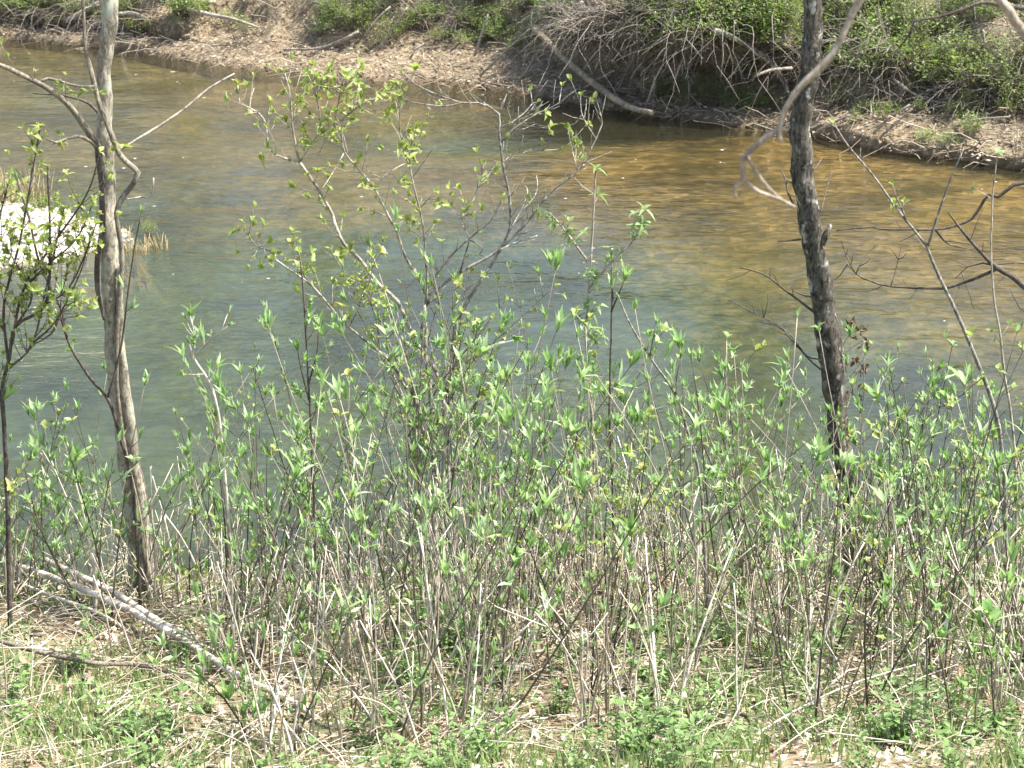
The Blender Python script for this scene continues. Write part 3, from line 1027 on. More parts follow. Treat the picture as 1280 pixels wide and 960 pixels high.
# right hand limbs, mostly bare
C_([(527, 412), (532, 380), (535, 360), (555, 330), (587, 297), (605, 283), (620, 268), (627, 250)], 5.5, 2.5, .1, 8, .3, 'grey_limb')
C_([(531, 384), (550, 360), (575, 341), (605, 324), (627, 310), (659, 277), (687, 242), (715, 221), (731, 200), (745, 174), (752, 155), (745, 124)], 6, 2, .15, 11, .08, 'grey_limb', t0=.4)
C_([(576, 341), (582, 318), (587, 300)], 3.5, 2.5, .1, 0, 0, 'vine_dark')
C_([(570, 402), (585, 375), (600, 352), (617, 327), (627, 309), (638, 283), (637, 246), (629, 205), (624, 167), (624, 142), (612, 133), (599, 128), (577, 128), (543, 116), (518, 105), (505, 92)], 6.5, 2.2, .25, 14, .08, 'grey_limb', t0=.35)
C_([(627, 178), (640, 163), (671, 142), (699, 128), (702, 108)], 3, 1.5, .1, 6, .1, 'grey_limb')
C_([(627, 158), (640, 153), (655, 142), (665, 130), (663, 115)], 2.5, 1.5, .15, 4, .1, 'grey_limb')
C_([(665, 128), (672, 138), (673, 142)], 2, 1.2, .15, 0, 0, 'grey_limb')
C_([(577, 128), (555, 133), (520, 128), (480, 118), (455, 105)], 2.2, 1.2, .2, 5, .15, 'grey_limb')
C_([(745, 174), (735, 158), (727, 139), (726, 118)], 2.5, 1.5, .1, 3, .1, 'pale_limb')
C_([(727, 143), (718, 155), (707, 158)], 2, 1.2, .1, 0, 0, 'pale_limb')
C_([(731, 203), (748, 197), (765, 189)], 2, 1.2, .1, 0, 0, 'grey_limb')
C_([(722, 214), (715, 189), (710, 161)], 2.5, 1.2, .1, 4, .5, 'pale_limb')
C_([(718, 222), (728, 233), (742, 241)], 2.2, 1.8, .0, 0, 0, 'pale_limb')
C_([(640, 283), (652, 262), (660, 240), (656, 232)], 2.5, 1.5, .3, 0, 0, 'pale_limb')
C_([(655, 262), (668, 246), (672, 235), (670, 220)], 2, 1.2, .3, 0, 0, 'pale_limb')
C_([(625, 312), (645, 303), (671, 294)], 3, 1.5, .2, 2, 0, 'pale_limb')
C_([(627, 205), (640, 193), (660, 189), (699, 187)], 2, 1.5, .2, 3, .4, 'grey_limb')
C_([(587, 298), (575, 270), (590, 255), (600, 225), (605, 205)], 2.5, 1.5, .2, 7, .8, 'grey_limb')
C_([(587, 299), (603, 310), (600, 318), (608, 322)], 2, 1.5, .15, 0, 0, 'grey_limb')
C_([(565, 428), (572, 395), (590, 340)], 3, 1.5, .05, 3, .3, 'pale_limb')

for i in range(30):
    x0, y0 = U(500, 590), U(470, 640)
    dx = U(-70, 120)
    x1, y1 = x0 + dx, y0 - U(60, 170)
    climb(cshrub, corg, M[rnd.choice(('pale_limb', 'grey_limb', 'vine'))], [(x0, y0), (x0 + dx * .35, y0 * .6 + y1 * .4), (x1, y1)], 3, 1.5, YC, U(-.5, .2), 'branch', 7, ROUND + TUFT[:4], .8, (.04, .14), .95, .3, .005)

# ------------------------------------------------------------------ other traced saplings
def sapling(label, base_pts, w0, w1, Y, mat, pool, side, leafy=.8, tw=6, name='sapling', cat='sapling', scale=1.0, Yb=None, t0=.15, group=None):
    PP = [at(p[0], p[1], Y) for p in base_pts]
    b = PP[-1]
    g = hn(b.x, b.y)
    base = Vector((b.x, b.y, g - .06))
    org = Vector((b.x, b.y, g))
    root = thing(name, org, label, cat, group)
    pts = PP + ([base] if b.z > g + .04 else [])
    if b.z <= g + .04:
        pts[-1] = base
    n = len(pts)
    pts.reverse()
    o, P = branch_part(root, 'stem', pts, [wpx_r(.82 * (w0 + (w1 - w0) * i / (n - 1)), Y) for i in range(n)], mat, 7, .04, .08, org, .004)
    if tw:
        twiglets(o, P, tw, mat, (.04, .12), org, pool, leafy, .002, .6, scale, t0)
    put_cluster(o, pool, P[-1] - org, P[-1] - P[-3], scale)
    for sp in side:
        pp, ww, nt2 = sp
        m2 = len(pp)
        o, Q = branch_part(root, 'branch', trace(pp, Y, -.05), [wpx_r(ww * (1 - .55 * i / (m2 - 1)), Y) for i in range(m2)], mat, 6, .04, 0, org, .003)
        if nt2:
            twiglets(o, Q, nt2, mat, (.03, .09) if nt2 < 15 else (.05, .2), org, pool, leafy, .002, .6, scale, .1)
            put_cluster(o, pool, Q[-1] - org, Q[-1] - Q[-2], scale)
    return root, org


sapling('upright pale stemmed sapling with drooping pale leaves right of the tall shrub', [(745, 212), (743, 246), (740, 299), (735, 377), (733, 430), (740, 520), (742, 620), (738, 720), (740, 800)],
        5.5, 2.5, 9.0, M['pale_limb'], PALE, [([(734, 326), (709, 292), (687, 265)], 3.5, 7), ([(737, 360), (765, 327), (793, 299), (804, 264)], 3.5, 9)], .9, 14, t0=.5)
sapling('straight dark stemmed sapling just behind the pale drooping one', [(765, 330), (765, 377), (763, 450), (762, 520), (766, 640), (764, 780)], 4, 2.5, 9.3, M['vine_dark'], TUFT, [([(764, 390), (772, 370), (780, 352)], 2.5, 2)], .9, 6, t0=.6)
sapling('leaning grey sapling forked at the top beneath the dark bare branches', [(1043, 155), (1056, 176), (1090, 218), (1114, 251), (1130, 272), (1148, 295), (1157, 305), (1169, 334), (1180, 359), (1196, 391), (1213, 432), (1236, 490), (1250, 545), (1256, 620), (1257, 720), (1258, 800)],
        8, 2.2, 8.9, M['grey_limb'], ROUND, [([(1160, 307), (1169, 279), (1180, 246), (1189, 221), (1205, 185)], 3.5, 0), ([(1133, 276), (1128, 262), (1120, 245), (1116, 232)], 2.5, 7)], .35, 7)
sapling('thin straight pale pole of a sapling beside the forked grey one', [(1247, 192), (1241, 249), (1239, 318), (1243, 375), (1250, 420), (1256, 470), (1268, 560), (1270, 700), (1268, 800)], 5, 2, 9.1, M['pale_limb'], PALE, [], .3, 5)
sapling('forked dark stemmed shrub with dense leaf tufts leaning on the grey tree', [(22, 228), (33, 262), (47, 320), (60, 352), (77, 387), (84, 424), (111, 471), (134, 498), (151, 548), (165, 605), (172, 690), (176, 770)],
        6, 3, 9.2, M['vine_dark'], TUFT, [([(84, 424), (76, 395), (77, 372)], 3.5, 6), ([(77, 388), (64, 417), (45, 429), (30, 445)], 3.5, 3), ([(134, 498), (150, 440), (165, 330), (176, 268)], 3.5, 3)], .9, 8, t0=.3)
lb, lbo = sapling('leafy shrub with curved dark stems in front of the gravel bar', [(60, 210), (62, 300), (57, 380), (20, 407), (12, 448), (3, 488), (7, 562), (10, 660), (12, 790)], 9, 3, 8.8, M['vine_dark'], ROUND,
        [([(15, 430), (30, 360), (70, 300), (110, 240), (125, 190)], 4, 30), ([(10, 450), (5, 380), (25, 300), (40, 220), (50, 160)], 4, 28), ([(5, 520), (-15, 420), (-5, 300), (10, 230)], 4, 28),
         ([(57, 380), (85, 360), (110, 310), (120, 280)], 3, 22), ([(12, 460), (40, 430), (60, 350), (80, 260)], 3.5, 28), ([(20, 407), (40, 370), (20, 330), (-5, 290)], 3, 22), ([(40, 430), (70, 400), (100, 340), (112, 300)], 3, 18), ([(30, 360), (60, 330), (95, 300), (118, 250)], 3, 18)], .95, 10, scale=1.05)
sapling('slender shrub with arched tan branch and leaf whorls left of the tall shrub', [(237, 430), (243, 448), (262, 478), (272, 510), (278, 560), (285, 640), (290, 720), (288, 800)], 5, 3, 8.8, M['drystalk'], TUFT,
        [([(241, 446), (243, 420), (238, 395)], 2.5, 4), ([(243, 446), (262, 426), (285, 408)], 2.5, 3)], .9, 7, scale=.85, t0=.4)
sapling('dark upright shrub with stacked leaf tufts beneath the leafy left limb', [(374, 318), (380, 370), (384, 450), (388, 520), (392, 620), (396, 720), (398, 800)], 4.5, 2.5, 8.7, M['vine_dark'], TUFT,
        [([(386, 480), (396, 440), (398, 410)], 2.5, 3), ([(386, 500), (376, 460), (372, 440)], 2.2, 2)], .95, 8, t0=.5)
sapling('arching grey shrub stem with leaf tufts leading to the dark tree', [(775, 375), (790, 410), (815, 450), (845, 495), (860, 540), (875, 600), (880, 680), (885, 800)], 6, 2.5, 8.8, M['grey_limb'], TUFT,
        [([(812, 446), (816, 425), (820, 405)], 2.2, 2), ([(845, 495), (846, 470), (850, 450)], 2.2, 2)], .9, 8, t0=.4)

# dark bare limb reaching in from the right
YD = 9.6
dl = [(1395, 800), (1390, 640), (1370, 500), (1330, 410), (1280, 357), (1247, 336), (1228, 318), (1205, 292), (1185, 265)]
PP = trace(dl, YD)
g = hn(PP[0].x, PP[0].y)
PP[0].z = g - .1
dorg = Vector((PP[0].x, PP[0].y, g))
droot = thing('bare_tree', dorg, 'dark leafless branches of a small tree spreading over the water', 'tree')
o, P = branch_part(droot, 'trunk', PP, [wpx_r(v, YD) for v in (24, 20, 15, 11, 8, 6, 4.5, 3.5, 2)], M['vine_dark'], 8, .04, .12, dorg, .006)
twiglets(o, P, 8, M['vine_dark'], (.06, .2), dorg, t0=.45)
for pts, w0, tw in [([(1420, 330), (1340, 260), (1280, 229), (1247, 246), (1235, 243), (1224, 262), (1215, 274), (1196, 281), (1169, 287), (1100, 286), (1090, 283), (1045, 288)], 8, 9),
                    ([(1247, 336), (1215, 350), (1187, 359), (1178, 361), (1113, 358), (1088, 351), (1070, 342), (1058, 319), (1051, 301)], 6, 10),
                    ([(1247, 334), (1228, 329), (1210, 334), (1194, 349)], 4, 3), ([(1320, 400), (1300, 340), (1280, 329), (1247, 331)], 5, 3),
                    ([(1169, 287), (1187, 306), (1210, 311), (1228, 318)], 4, 3), ([(1070, 342), (1080, 322), (1100, 303)], 2.5, 2), ([(1060, 330), (1050, 345), (1043, 350)], 2.5, 0),
                    ([(1340, 430), (1300, 400), (1275, 385), (1262, 360)], 4, 3), ([(1113, 358), (1120, 335), (1128, 300)], 2.2, 2), ([(1105, 356), (1085, 365), (1060, 364)], 2, 1)]:
    n = len(pts)
    o, P = branch_part(droot, 'branch', trace(pts, YD, .1), [wpx_r(.75 * w0 * (1 - .75 * i / (n - 1)), YD) for i in range(n)], M['vine_dark'], 6, .04, .1, dorg, .005)
    if tw:
        twiglets(o, P, tw, M['vine_dark'], (.05, .18), dorg, r=.0025)
branch_part(droot, 'limb', [dorg + Vector((-.05, 0, 1.0)), at(1480, 470, YD), at(1420, 330, YD)], [.03, .025, .02], M['vine_dark'], 7, .05, .1, dorg)

# ------------------------------------------------------------------ near twig hanging out of focus from a tree beside the camera
YN = 3.1
ntx = Vector((1.75, 2.6, hn(1.75, 2.6)))
nroot = thing('overhanging_tree', ntx, 'bare tan forked twig hanging down before the dark leaning tree', 'tree')
branch_part(nroot, 'trunk', [ntx - zaxis * .2, ntx + Vector((.05, 0, 1.2)), ntx + Vector((0, .05, 2.6)), ntx + Vector((-.05, .1, 4.2))], [.09, .075, .065, .05], M['bark_grey'], 12, .1, .2, ntx)
nb = ntx + Vector((-.02, .06, 3.4))
tops = [nb, nb + Vector((-.35, .25, .1)), at(1150, -150, YN), at(1100, -50, YN)]
branch_part(nroot, 'branch', tops + trace([(1074, 0), (1060, 27), (1047, 57), (1028, 83), (1003, 108), (985, 133), (976, 158), (976, 177)], YN),
            [.02, .014, .0085, .0072] + [wpx_r(v, YN) for v in (9, 8.6, 8.6, 8, 8, 8, 7.5, 6)], M['near_twig'], 9, .008, .35, ntx, .004)
for pts, a, b in [([(977, 160), (971, 163), (946, 181), (929, 198), (927, 223), (917, 235), (919, 248)], 8, 4.5), ([(927, 222), (947, 238), (974, 248), (994, 258)], 5, 4), ([(933, 194), (947, 218), (961, 235), (978, 250)], 5, 3.5), ([(931, 196), (922, 199)], 5, 4)]:
    n = len(pts)
    branch_part(nroot, 'twig', trace(pts, YN, .02), [wpx_r(a + (b - a) * i / (n - 1), YN) for i in range(n)], M['near_twig'], 7, .008, .3, ntx, .003)
branch_part(nroot, 'branch', [ntx + Vector((-.02, .06, 3.0)), at(1420, 60, 3.3), at(1340, 75, 3.3), at(1280, 41, 3.3), at(1262, 14, 3.3), at(1240, -10, 3.3)], [.02, .014, .009, .0085, .008, .006], M['near_twig'], 8, .02, .1, ntx)
o, P = branch_part(nroot, 'branch', trace([(1290, 12), (1257, 7), (1229, 3), (1206, 11), (1174, 21), (1142, 27), (1137, 43), (1124, 60)], 4.4), [wpx_r(v, 4.4) for v in (7, 6, 5, 4.5, 4, 3.5, 3, 2)], M['vine_dark'], 6, .02, .1, ntx)
branch_part(nroot, 'branch', [ntx + Vector((0, .06, 2.9)), at(1400, 20, 3.6), at(1290, 12, 4.4)], [.02, .012, wpx_r(7, 4.4)], M['vine_dark'], 6, .04, .1, ntx)

# ------------------------------------------------------------------ thicket of budding shrubs
def gen_stem(p0, d, L, r0, curve=.25, seg=8):
    pts, rad = [p0], [r0]
    p = p0.copy()
    bend = Vector((U(-1, 1), U(-1, 1), 0)) * curve
    for k in range(seg):
        d = (d + bend / seg + Vector((U(-1, 1), U(-1, 1), U(-.2, .5))) * .05).normalized()
        p = p + d * (L / seg)
        pts.append(p)
        rad.append(r0 * (1 - .62 * (k + 1) / seg))
    return pts, rad


NUM = {1: 'one', 2: 'two', 3: 'three', 4: 'four', 5: 'five', 6: 'six', 7: 'seven', 8: 'eight'}


def where_near(x, y):
    px = 640 + x / (y * 1.06) * FPX
    for lim, txt in ((70, 'below the curved leafy shrub'), (130, 'short of the grey tree'), (230, 'around the grey tree'), (330, 'past the grey tree'),
                     (440, 'around the dark upright shrub'), (500, 'before the tall shrub'), (590, 'around the tall shrub'), (690, 'past the tall shrub'), (790, 'around the drooping pale sapling'),
                     (910, 'around the arching shrub'), (1010, 'before the dark leaning tree'), (1120, 'around the dark leaning tree'), (1210, 'below the dark bare branches'), (1285, 'around the forked grey sapling')):
        if px < lim:
            return txt
    return 'beyond the forked grey sapling'


def depth_txt(y):
    return 'at the grassy edge' if y < 8.35 else ('on the open bank' if y < 9.0 else ('deep in the thicket' if y < 9.7 else "near the water"))


def budding_shrub(x, y, h, nst, lean=None):
    g = hn(x, y)
    siz = 'tall' if h > 1.45 else ('low' if h < .95 else 'medium')
    root = thing('budding_shrub', (x, y, g), '%s %s stemmed budding shrub %s, %s' % (siz, NUM[nst], depth_txt(y), where_near(x, y)), 'shrub', 'budding shrubs of the near bank thicket')
    pool = TUFT if rnd.random() < .78 else ROUND + TUFT[4:9:4]
    csc = U(.72, 1.3)
    for s_ in range(nst):
        b = Vector((U(-.09, .09), U(-.09, .09), -.06))
        l_ = lean or Vector((0, 0, 0))
        wl = rnd.choice((.7, 1.0, 1.5, 2.4))
        d = Vector((U(-.26, .26) * wl + l_.x, U(-.24, .24) + l_.y, 1)).normalized()
        L = h * U(.72, 1.12)
        pts, rad = gen_stem(b, d, L, U(.0030, .0062), U(.15, .75))
        mb = MB()
        mb.tube(pts, rad, 5)
        side = []
        n = len(pts)
        for k in range(int(n * .2), n):
            if rnd.random() < (.72 if k > n * .4 else .4):
                t = (pts[k] - pts[k - 1]).normalized()
                az = U(0, 6.28)
                for sgn in (1, -1):
                    if rnd.random() < .8:
                        sd_ = Vector((math.cos(az) * sgn, math.sin(az) * sgn, 0))
                        dd = (t * .7 + sd_ * U(.45, .8)).normalized()
                        long_ = rnd.random() < .27 and k < n - 2
                        l2 = U(.16, .38) if long_ else U(.015, .07)
                        e = pts[k] + dd * l2
                        mid = pts[k].lerp(e, .55) - zaxis * .06 * l2
                        mb.tube([pts[k], mid, e], [rad[k] * .6, .0018, .0014], 4)
                        side.append((e, (e - mid) + zaxis * .8 * l2, U(.6, .95) if not long_ else 1.0))
                        if long_:
                            side.append((mid, dd + zaxis * .3 + Vector((U(-.4, .4), U(-.4, .4), 0)), .7))
        so_ = link('stem', mb.mesh('stem'), M['stem'], root)
        for e, dd, sc in side:
            put_cluster(so_, pool, e, dd, sc * csc)
        put_cluster(so_, pool, pts[-1], pts[-1] - pts[-2], 1.2 * csc)


# thicket height by picture column (tip row at 1280 wide)
def tip_row(px):
    return lin([-200, 0, 100, 200, 300, 420, 480, 560, 640, 700, 800, 880, 960, 1050, 1150, 1280, 1500], [450, 450, 470, 410, 410, 380, 330, 325, 350, 360, 360, 355, 360, 370, 385, 385, 385], px)


def pole_gap(px, y):
    return px < 270 and y < 9.25


spots = []
tries = 0
while len(spots) < 222 and tries < 20000:
    tries += 1
    y = U(7.1, 10.3)
    x = U(-3.5, 3.5)
    if any((x - a) ** 2 + (y - b) ** 2 < .13 ** 2 for a, b in spots):
        continue
    px = 640 + x / (y * 1.06) * FPX
    # thinner in the gap of open water left of the tall shrub and around the fallen poles
    if 170 < px < 470 and rnd.random() < .3:
        continue
    if pole_gap(px, y) and rnd.random() < .82:
        continue
    if noise.noise(Vector((x * 2.1, y * 2.1, 60))) < U(-.75, .12):
        continue
    if y < 7.7 and rnd.random() < .5:
        continue
    spots.append((x, y))
for x, y in spots:
    px = 640 + x / (y * 1.06) * FPX
    row = tip_row(px) + 5 + rnd.random() ** 1.1 * 220 - 95 * noise.noise(Vector((px / 75, y * .9, 3)))
    if y < 7.8:
        row += 110
    top = at(px, row, y)
    h = max(.3, top.z - hn(x, y))
    budding_shrub(x, y, h, rnd.choice((2, 2, 3, 3, 4)))

# ------------------------------------------------------------------ bleached dead stalks
SM = []
for i in range(10):
    pts, rad = gen_stem(Vector((0, 0, -.05)), Vector((U(-.1, .1), U(-.1, .1), 1)).normalized(), 1.0, U(.0045, .0075), .35, 7)
    mb = MB()
    mb.tube(pts, rad, 5)
    for k in range(rnd.choice((0, 1, 2))):
        q = rnd.randrange(3, 7)
        e = pts[q] + Vector((U(-.2, .2), U(-.2, .2), U(.05, .25)))
        mb.tube([pts[q], e], [.003, .0015], 4)
    me = mb.mesh('stalk')
    me.materials.append(M['drystalk'])
    SM.append(me)
GD = 'clump of bleached dead stalks standing among the budding shrubs'
for i in range(165):
    y = U(7.0, 10.3)
    x = U(-3.4, 3.4)
    if pole_gap(640 + x / (y * 1.06) * FPX, y) and rnd.random() < .82:
        continue
    g = hn(x, y)
    nk = rnd.choice((4, 5, 6, 7, 8))
    root = thing('dead_stalk_clump', (x, y, g), 'clump of %s bleached dead stalks %s, %s' % (NUM[nk], depth_txt(y), where_near(x, y)), 'dead stalks', 'dead stalk clumps of the near bank')
    for k in range(nk):
        o = bpy.data.objects.new('stalk', SM[rnd.randrange(10)])
        COL.objects.link(o)
        o.parent = root
        o.location = (U(-.12, .12), U(-.12, .12), 0)
        tilt = abs(rnd.gauss(0, .3)) if rnd.random() < .85 else U(.6, 1.2)
        o.rotation_euler = (tilt * U(-1, 1), tilt * U(-1, 1), U(0, 6.28))
        s_ = U(.25, .95) * (1 if y < 9.6 else .75)
        w2 = U(.55, 1.15)
        o.scale = (w2, w2, s_)

# ------------------------------------------------------------------ fallen poles and sticks
def ground_log(name, label, cat, px_pts, widths, mat, clear, group=None, sides=9, twn=0):
    """pole lying on the near bank; clear = heights above the soil"""
    PP = []
    for (px, py), c in zip(px_pts, clear):
        z = .8
        for _ in range(8):
            p = onz(px, py, z)
            z = hn(p.x, p.y) + c
        q = onz(px, py, z)
        PP.append(q if q.y < 10.2 else at(px, py, 10.2))
    org = PP[-1].copy()
    rad = [0.5 * w_ * PXM * p.y * .95 for w_, p in zip(widths, PP)]
    P, R = smooth_path(PP, rad, .04)
    mb = MB()
    mb.tube([p - org for p in P], R, sides, .15)
    o = link(name, mb.mesh(name), M[mat], None, org)
    tag(o, label, cat, group)
    return o


ground_log('fallen_pole', 'long bleached fallen pole, lower of two lying side by side', 'log', [(-60, 682), (0, 701), (75, 725), (112, 740), (167, 765), (212, 790), (248, 812), (300, 846), (360, 874), (400, 900)], [10, 10, 10, 11, 11, 11, 11, 11, 10, 8], 'bleached', [.16, .15, .14, .12, .1, .08, .06, .05, .04, .02])
ground_log('fallen_pole', 'shorter bleached fallen pole lying just above the long one', 'log', [(58, 700), (75, 709), (110, 725), (145, 742), (197, 776), (243, 798)], [8, 9, 10, 10, 10, 9], 'bleached', [.16, .15, .14, .12, .1, .07])
ground_log('fallen_stick', 'thin pale stick lying below the two bleached poles', 'stick', [(-20, 712), (5, 721), (57, 742), (125, 767), (165, 792)], [5, 5, 5, 5, 4], 'bleached', [.1, .09, .08, .06, .02])
ground_log('fallen_stick', 'long knobbly grey brown stick lying across the grassy bank', 'stick', [(-40, 795), (0, 802), (37, 812), (75, 821), (120, 829), (175, 832), (240, 845), (290, 850)], [7, 7, 7, 7, 6, 6, 5, 3], 'vine', [.12, .12, .12, .11, .1, .08, .05, .02])
ground_log('fallen_log', 'short dark decaying log on the grass under the knobbly stick', 'log', [(72, 829), (107, 847), (132, 868)], [12, 13, 12], 'vine', [.03, .03, .02])
ground_log('fallen_stick', 'tan stick sloping down through the shrubs under the dark tree', 'stick', [(885, 745), (905, 756), (951, 784), (1011, 818), (1062, 856)], [5, 6, 6, 6, 5], 'bleached', [.22, .2, .14, .08, .02])
ground_log('fallen_log', 'low mossy log at the foot of the tall shrub', 'log', [(575, 838), (610, 833), (660, 836), (702, 842)], [8, 9, 9, 7], 'driftgrey', [.03, .03, .03, .02])
o_ = at(117, 780, 9.2)
st = thing('stake', (o_.x, o_.y, hn(o_.x, o_.y)), 'short bleached upright stake standing across the fallen poles', 'stake')
so = Vector(st.location)
branch_part(st, 'post', [so - zaxis * .05, at(119, 740, o_.y), at(117, 684, o_.y)], [.014, .013, .006], M['bleached'], 7, .05, .1, so)

# ------------------------------------------------------------------ low weeds
WEED = []
for i in range(6):
    mb = MB()
    stems = []
    for s_ in range(6):
        d = Vector((U(-.7, .7), U(-.7, .7), 1)).normalized()
        pts, rad = gen_stem(Vector((U(-.03, .03), U(-.03, .03), -.02)), d, U(.12, .28), .0022, .5, 5)
        stems.append(pts)
        mb.tube(pts, rad, 4)
    ms = mb.mesh('stem')
    ms.materials.append(M['stem'])
    ml = MB()
    for pts in stems:
        for k in range(1, 6):
            for _ in range(3):
                d = Vector((U(-1, 1), U(-1, 1), U(-.1, .6))).normalized()
                ml.leaf(pts[k], d, Vector((U(-.3, .3), U(-.3, .3), 1)), U(.025, .05), U(.016, .028), .2, .25, 2)
    me = ml.mesh('leaves')
    me.materials.append(M['leaf_weed'])
    WEED.append((ms, me))
GW = 'low bushy green weed with small leaves on the littered bank'
for i in range(250):
    y = U(6.3, 8.9)
    x = U(-3.2, 3.2)
    px = 640 + x / (y * 1.07) * FPX
    dens = lin([0, 300, 620, 760, 1000, 1280], [.35, .35, .8, 1, .8, .55], px)
    if rnd.random() > dens:
        continue
    ms, me = WEED[i % 6]
    s_ = U(.6, 1.15)
    root = thing('weed', (x, y, hn(x, y)), '%s green weed with small leaves %s, %s' % ('small' if s_ < .78 else ('bushy' if s_ > .97 else 'spreading'), 'in the front grass' if y < 7.5 else depth_txt(y), where_near(x, y)), 'weed', 'low weeds of the near bank')
    root.rotation_euler = (0, 0, U(0, 6.28))
    root.scale = (s_, s_, s_)
    link('stem', ms, None, root)
    tag(link('leaves', me, None, root), kind='stuff')

# ------------------------------------------------------------------ grass, litter
mb = MB()
for i in range(52000):
    y = 6.0 + 4.8 * rnd.random() ** 1.25
    x = U(-3.6, 3.6)
    if noise.noise(Vector((x * 1.3, y * 1.3, 5))) + .8 * noise.noise(Vector((x * 5, y * 5, 5))) < U(-.3, .45):
        continue
    z = hn(x, y)
    a = U(0, 6.28)
    h = U(.04, .13)
    w_ = U(.0025, .005)
    dx, dy = math.cos(a), math.sin(a)
    bx, by = U(-.6, .6) * h, U(-.6, .6) * h
    n0 = len(mb.v)
    mb.v += [(x - dx * w_, y - dy * w_, z - .01), (x + dx * w_, y + dy * w_, z - .01), (x + bx * .35 - dx * w_ * .8, y + by * .35 - dy * w_ * .8, z + h * .6), (x + bx * .35 + dx * w_ * .8, y + by * .35 + dy * w_ * .8, z + h * .6), (x + bx, y + by, z + h)]
    mb.f += [(n0, n0 + 1, n0 + 3, n0 + 2), (n0 + 2, n0 + 3, n0 + 4)]
tag(link('grass', mb.mesh('grass'), M['grass']), 'short green and straw coloured grass on the near bank', 'grass', kind='stuff')

mb = MB()
for i in range(13000):
    y = 6.0 + 4.8 * rnd.random() ** 1.1
    x = U(-3.6, 3.6)
    z = hn(x, y) + U(.004, .03)
    a = U(0, 6.28)
    L = U(.02, .055)
    d = Vector((math.cos(a), math.sin(a), U(-.25, .35)))
    mb.leaf(Vector((x, y, z)), d, Vector((U(-.7, .7), U(-.7, .7), 1)), L, L * U(.45, .75), U(-.4, .5), U(-.4, .5), 2)
tag(link('leaf_litter', mb.mesh('leaf_litter'), M['litter']), 'dry brown and tan leaf litter covering the near bank', 'leaf litter', kind='stuff')
mb = MB()
for i in range(4200):
    y = U(6.6, 10.8)
    x = U(-3.6, 3.6)
    z = hn(x, y) + U(.005, .05)
    a = U(0, 6.28)
    L = U(.08, .4)
    p = Vector((x, y, z))
    e = p + Vector((math.cos(a), math.sin(a), U(-.1, .35))) * L
    mb.tube([p, p.lerp(e, .5) + Vector((U(-.02, .02), U(-.02, .02), .01)), e], [.003, .0028, .0018], 3, 0, False)
tag(link('straw_litter', mb.mesh('straw_litter'), M['straw']), 'broken pale straw and twigs scattered over the near bank', 'straw', kind='stuff')
mb = MB()
for i in range(420):
    y = U(6.7, 9.2)
    x = U(-3.4, 3.4)
    if noise.noise(Vector((x * 1.8, y * 1.8, 15))) < .05:
        continue
    z = hn(x, y) + U(.02, .05)
    a = U(0, 6.28)
    L = U(.012, .03)
    mb.leaf(Vector((x, y, z)), Vector((math.cos(a), math.sin(a), U(-.2, .3))), Vector((U(-.5, .5), U(-.5, .5), 1)), L, L * .8, .3, .2, 2)
tag(link('white_petals', mb.mesh('white_petals'), M['petal']), 'scattered white petals lying in the litter', 'petals', kind='stuff')
DL = []
for i in range(4):
    m2 = MB()
    m2.leaf(Vector((0, 0, 0)), Vector((1, 0, .1)), Vector((0, 0, 1)), .085, .055, U(.2, .6), U(-.3, .3), 3)
    me = m2.mesh('dry_leaf')
    me.materials.append(M['litter'])
    DL.append(me)
for i in range(60):
    y = U(6.8, 8.8)
    x = U(-2.4, 2.4)
    o = link('dry_leaf', DL[i % 4], None, None, (x, y, hn(x, y) + .015))
    o.rotation_euler = (U(-.3, .3), U(-.4, .4), U(0, 6.28))
    tag(o, 'large curled dry brown leaf lying on the near bank', 'dry leaf', 'large dry leaves on the near bank')

# ------------------------------------------------------------------ far bank: brush, bushes, driftwood
def bare_bush_mesh(n, L, droop, wide):
    mb = MB()
    for i in range(n):
        az = U(0, 6.28)
        el = U(.15, 1.25)
        d = Vector((math.cos(az) * math.cos(el) * wide, math.sin(az) * math.cos(el) * wide, math.sin(el))).normalized()
        p = Vector((U(-.25, .25), U(-.25, .25), -.12))
        l = L * U(.45, 1.1)
        seg = 7
        pts, rad = [p], [U(.006, .013)]
        for k in range(seg):
            d = (d + Vector((U(-.22, .22), U(-.22, .22), U(-.12, .08) - droop * (k / seg)))).normalized()
            p = p + d * l / seg
            pts.append(p)
            rad.append(rad[0] * (1 - .75 * (k + 1) / seg))
            if k > 1 and rnd.random() < .75:
                e = p + (d + Vector((U(-1, 1), U(-1, 1), U(-.7, .7)))).normalized() * l * U(.12, .35)
                mb.tube([p, p.lerp(e, .5) + Vector((0, 0, .02)), e], [.005, .004, .0025], 3, 0, False)
        mb.tube(pts, rad, 4, 0, False)
    me = mb.mesh('twigs')
    me.materials.append(M['fartwig'])
    return me


BARE = [bare_bush_mesh(34, 1.5, .35, 1.0), bare_bush_mesh(40, 1.2, .5, 1.2), bare_bush_mesh(28, 1.9, .45, 1.0), bare_bush_mesh(44, 1.0, .2, 1.4), bare_bush_mesh(30, 1.6, .6, 1.1)]


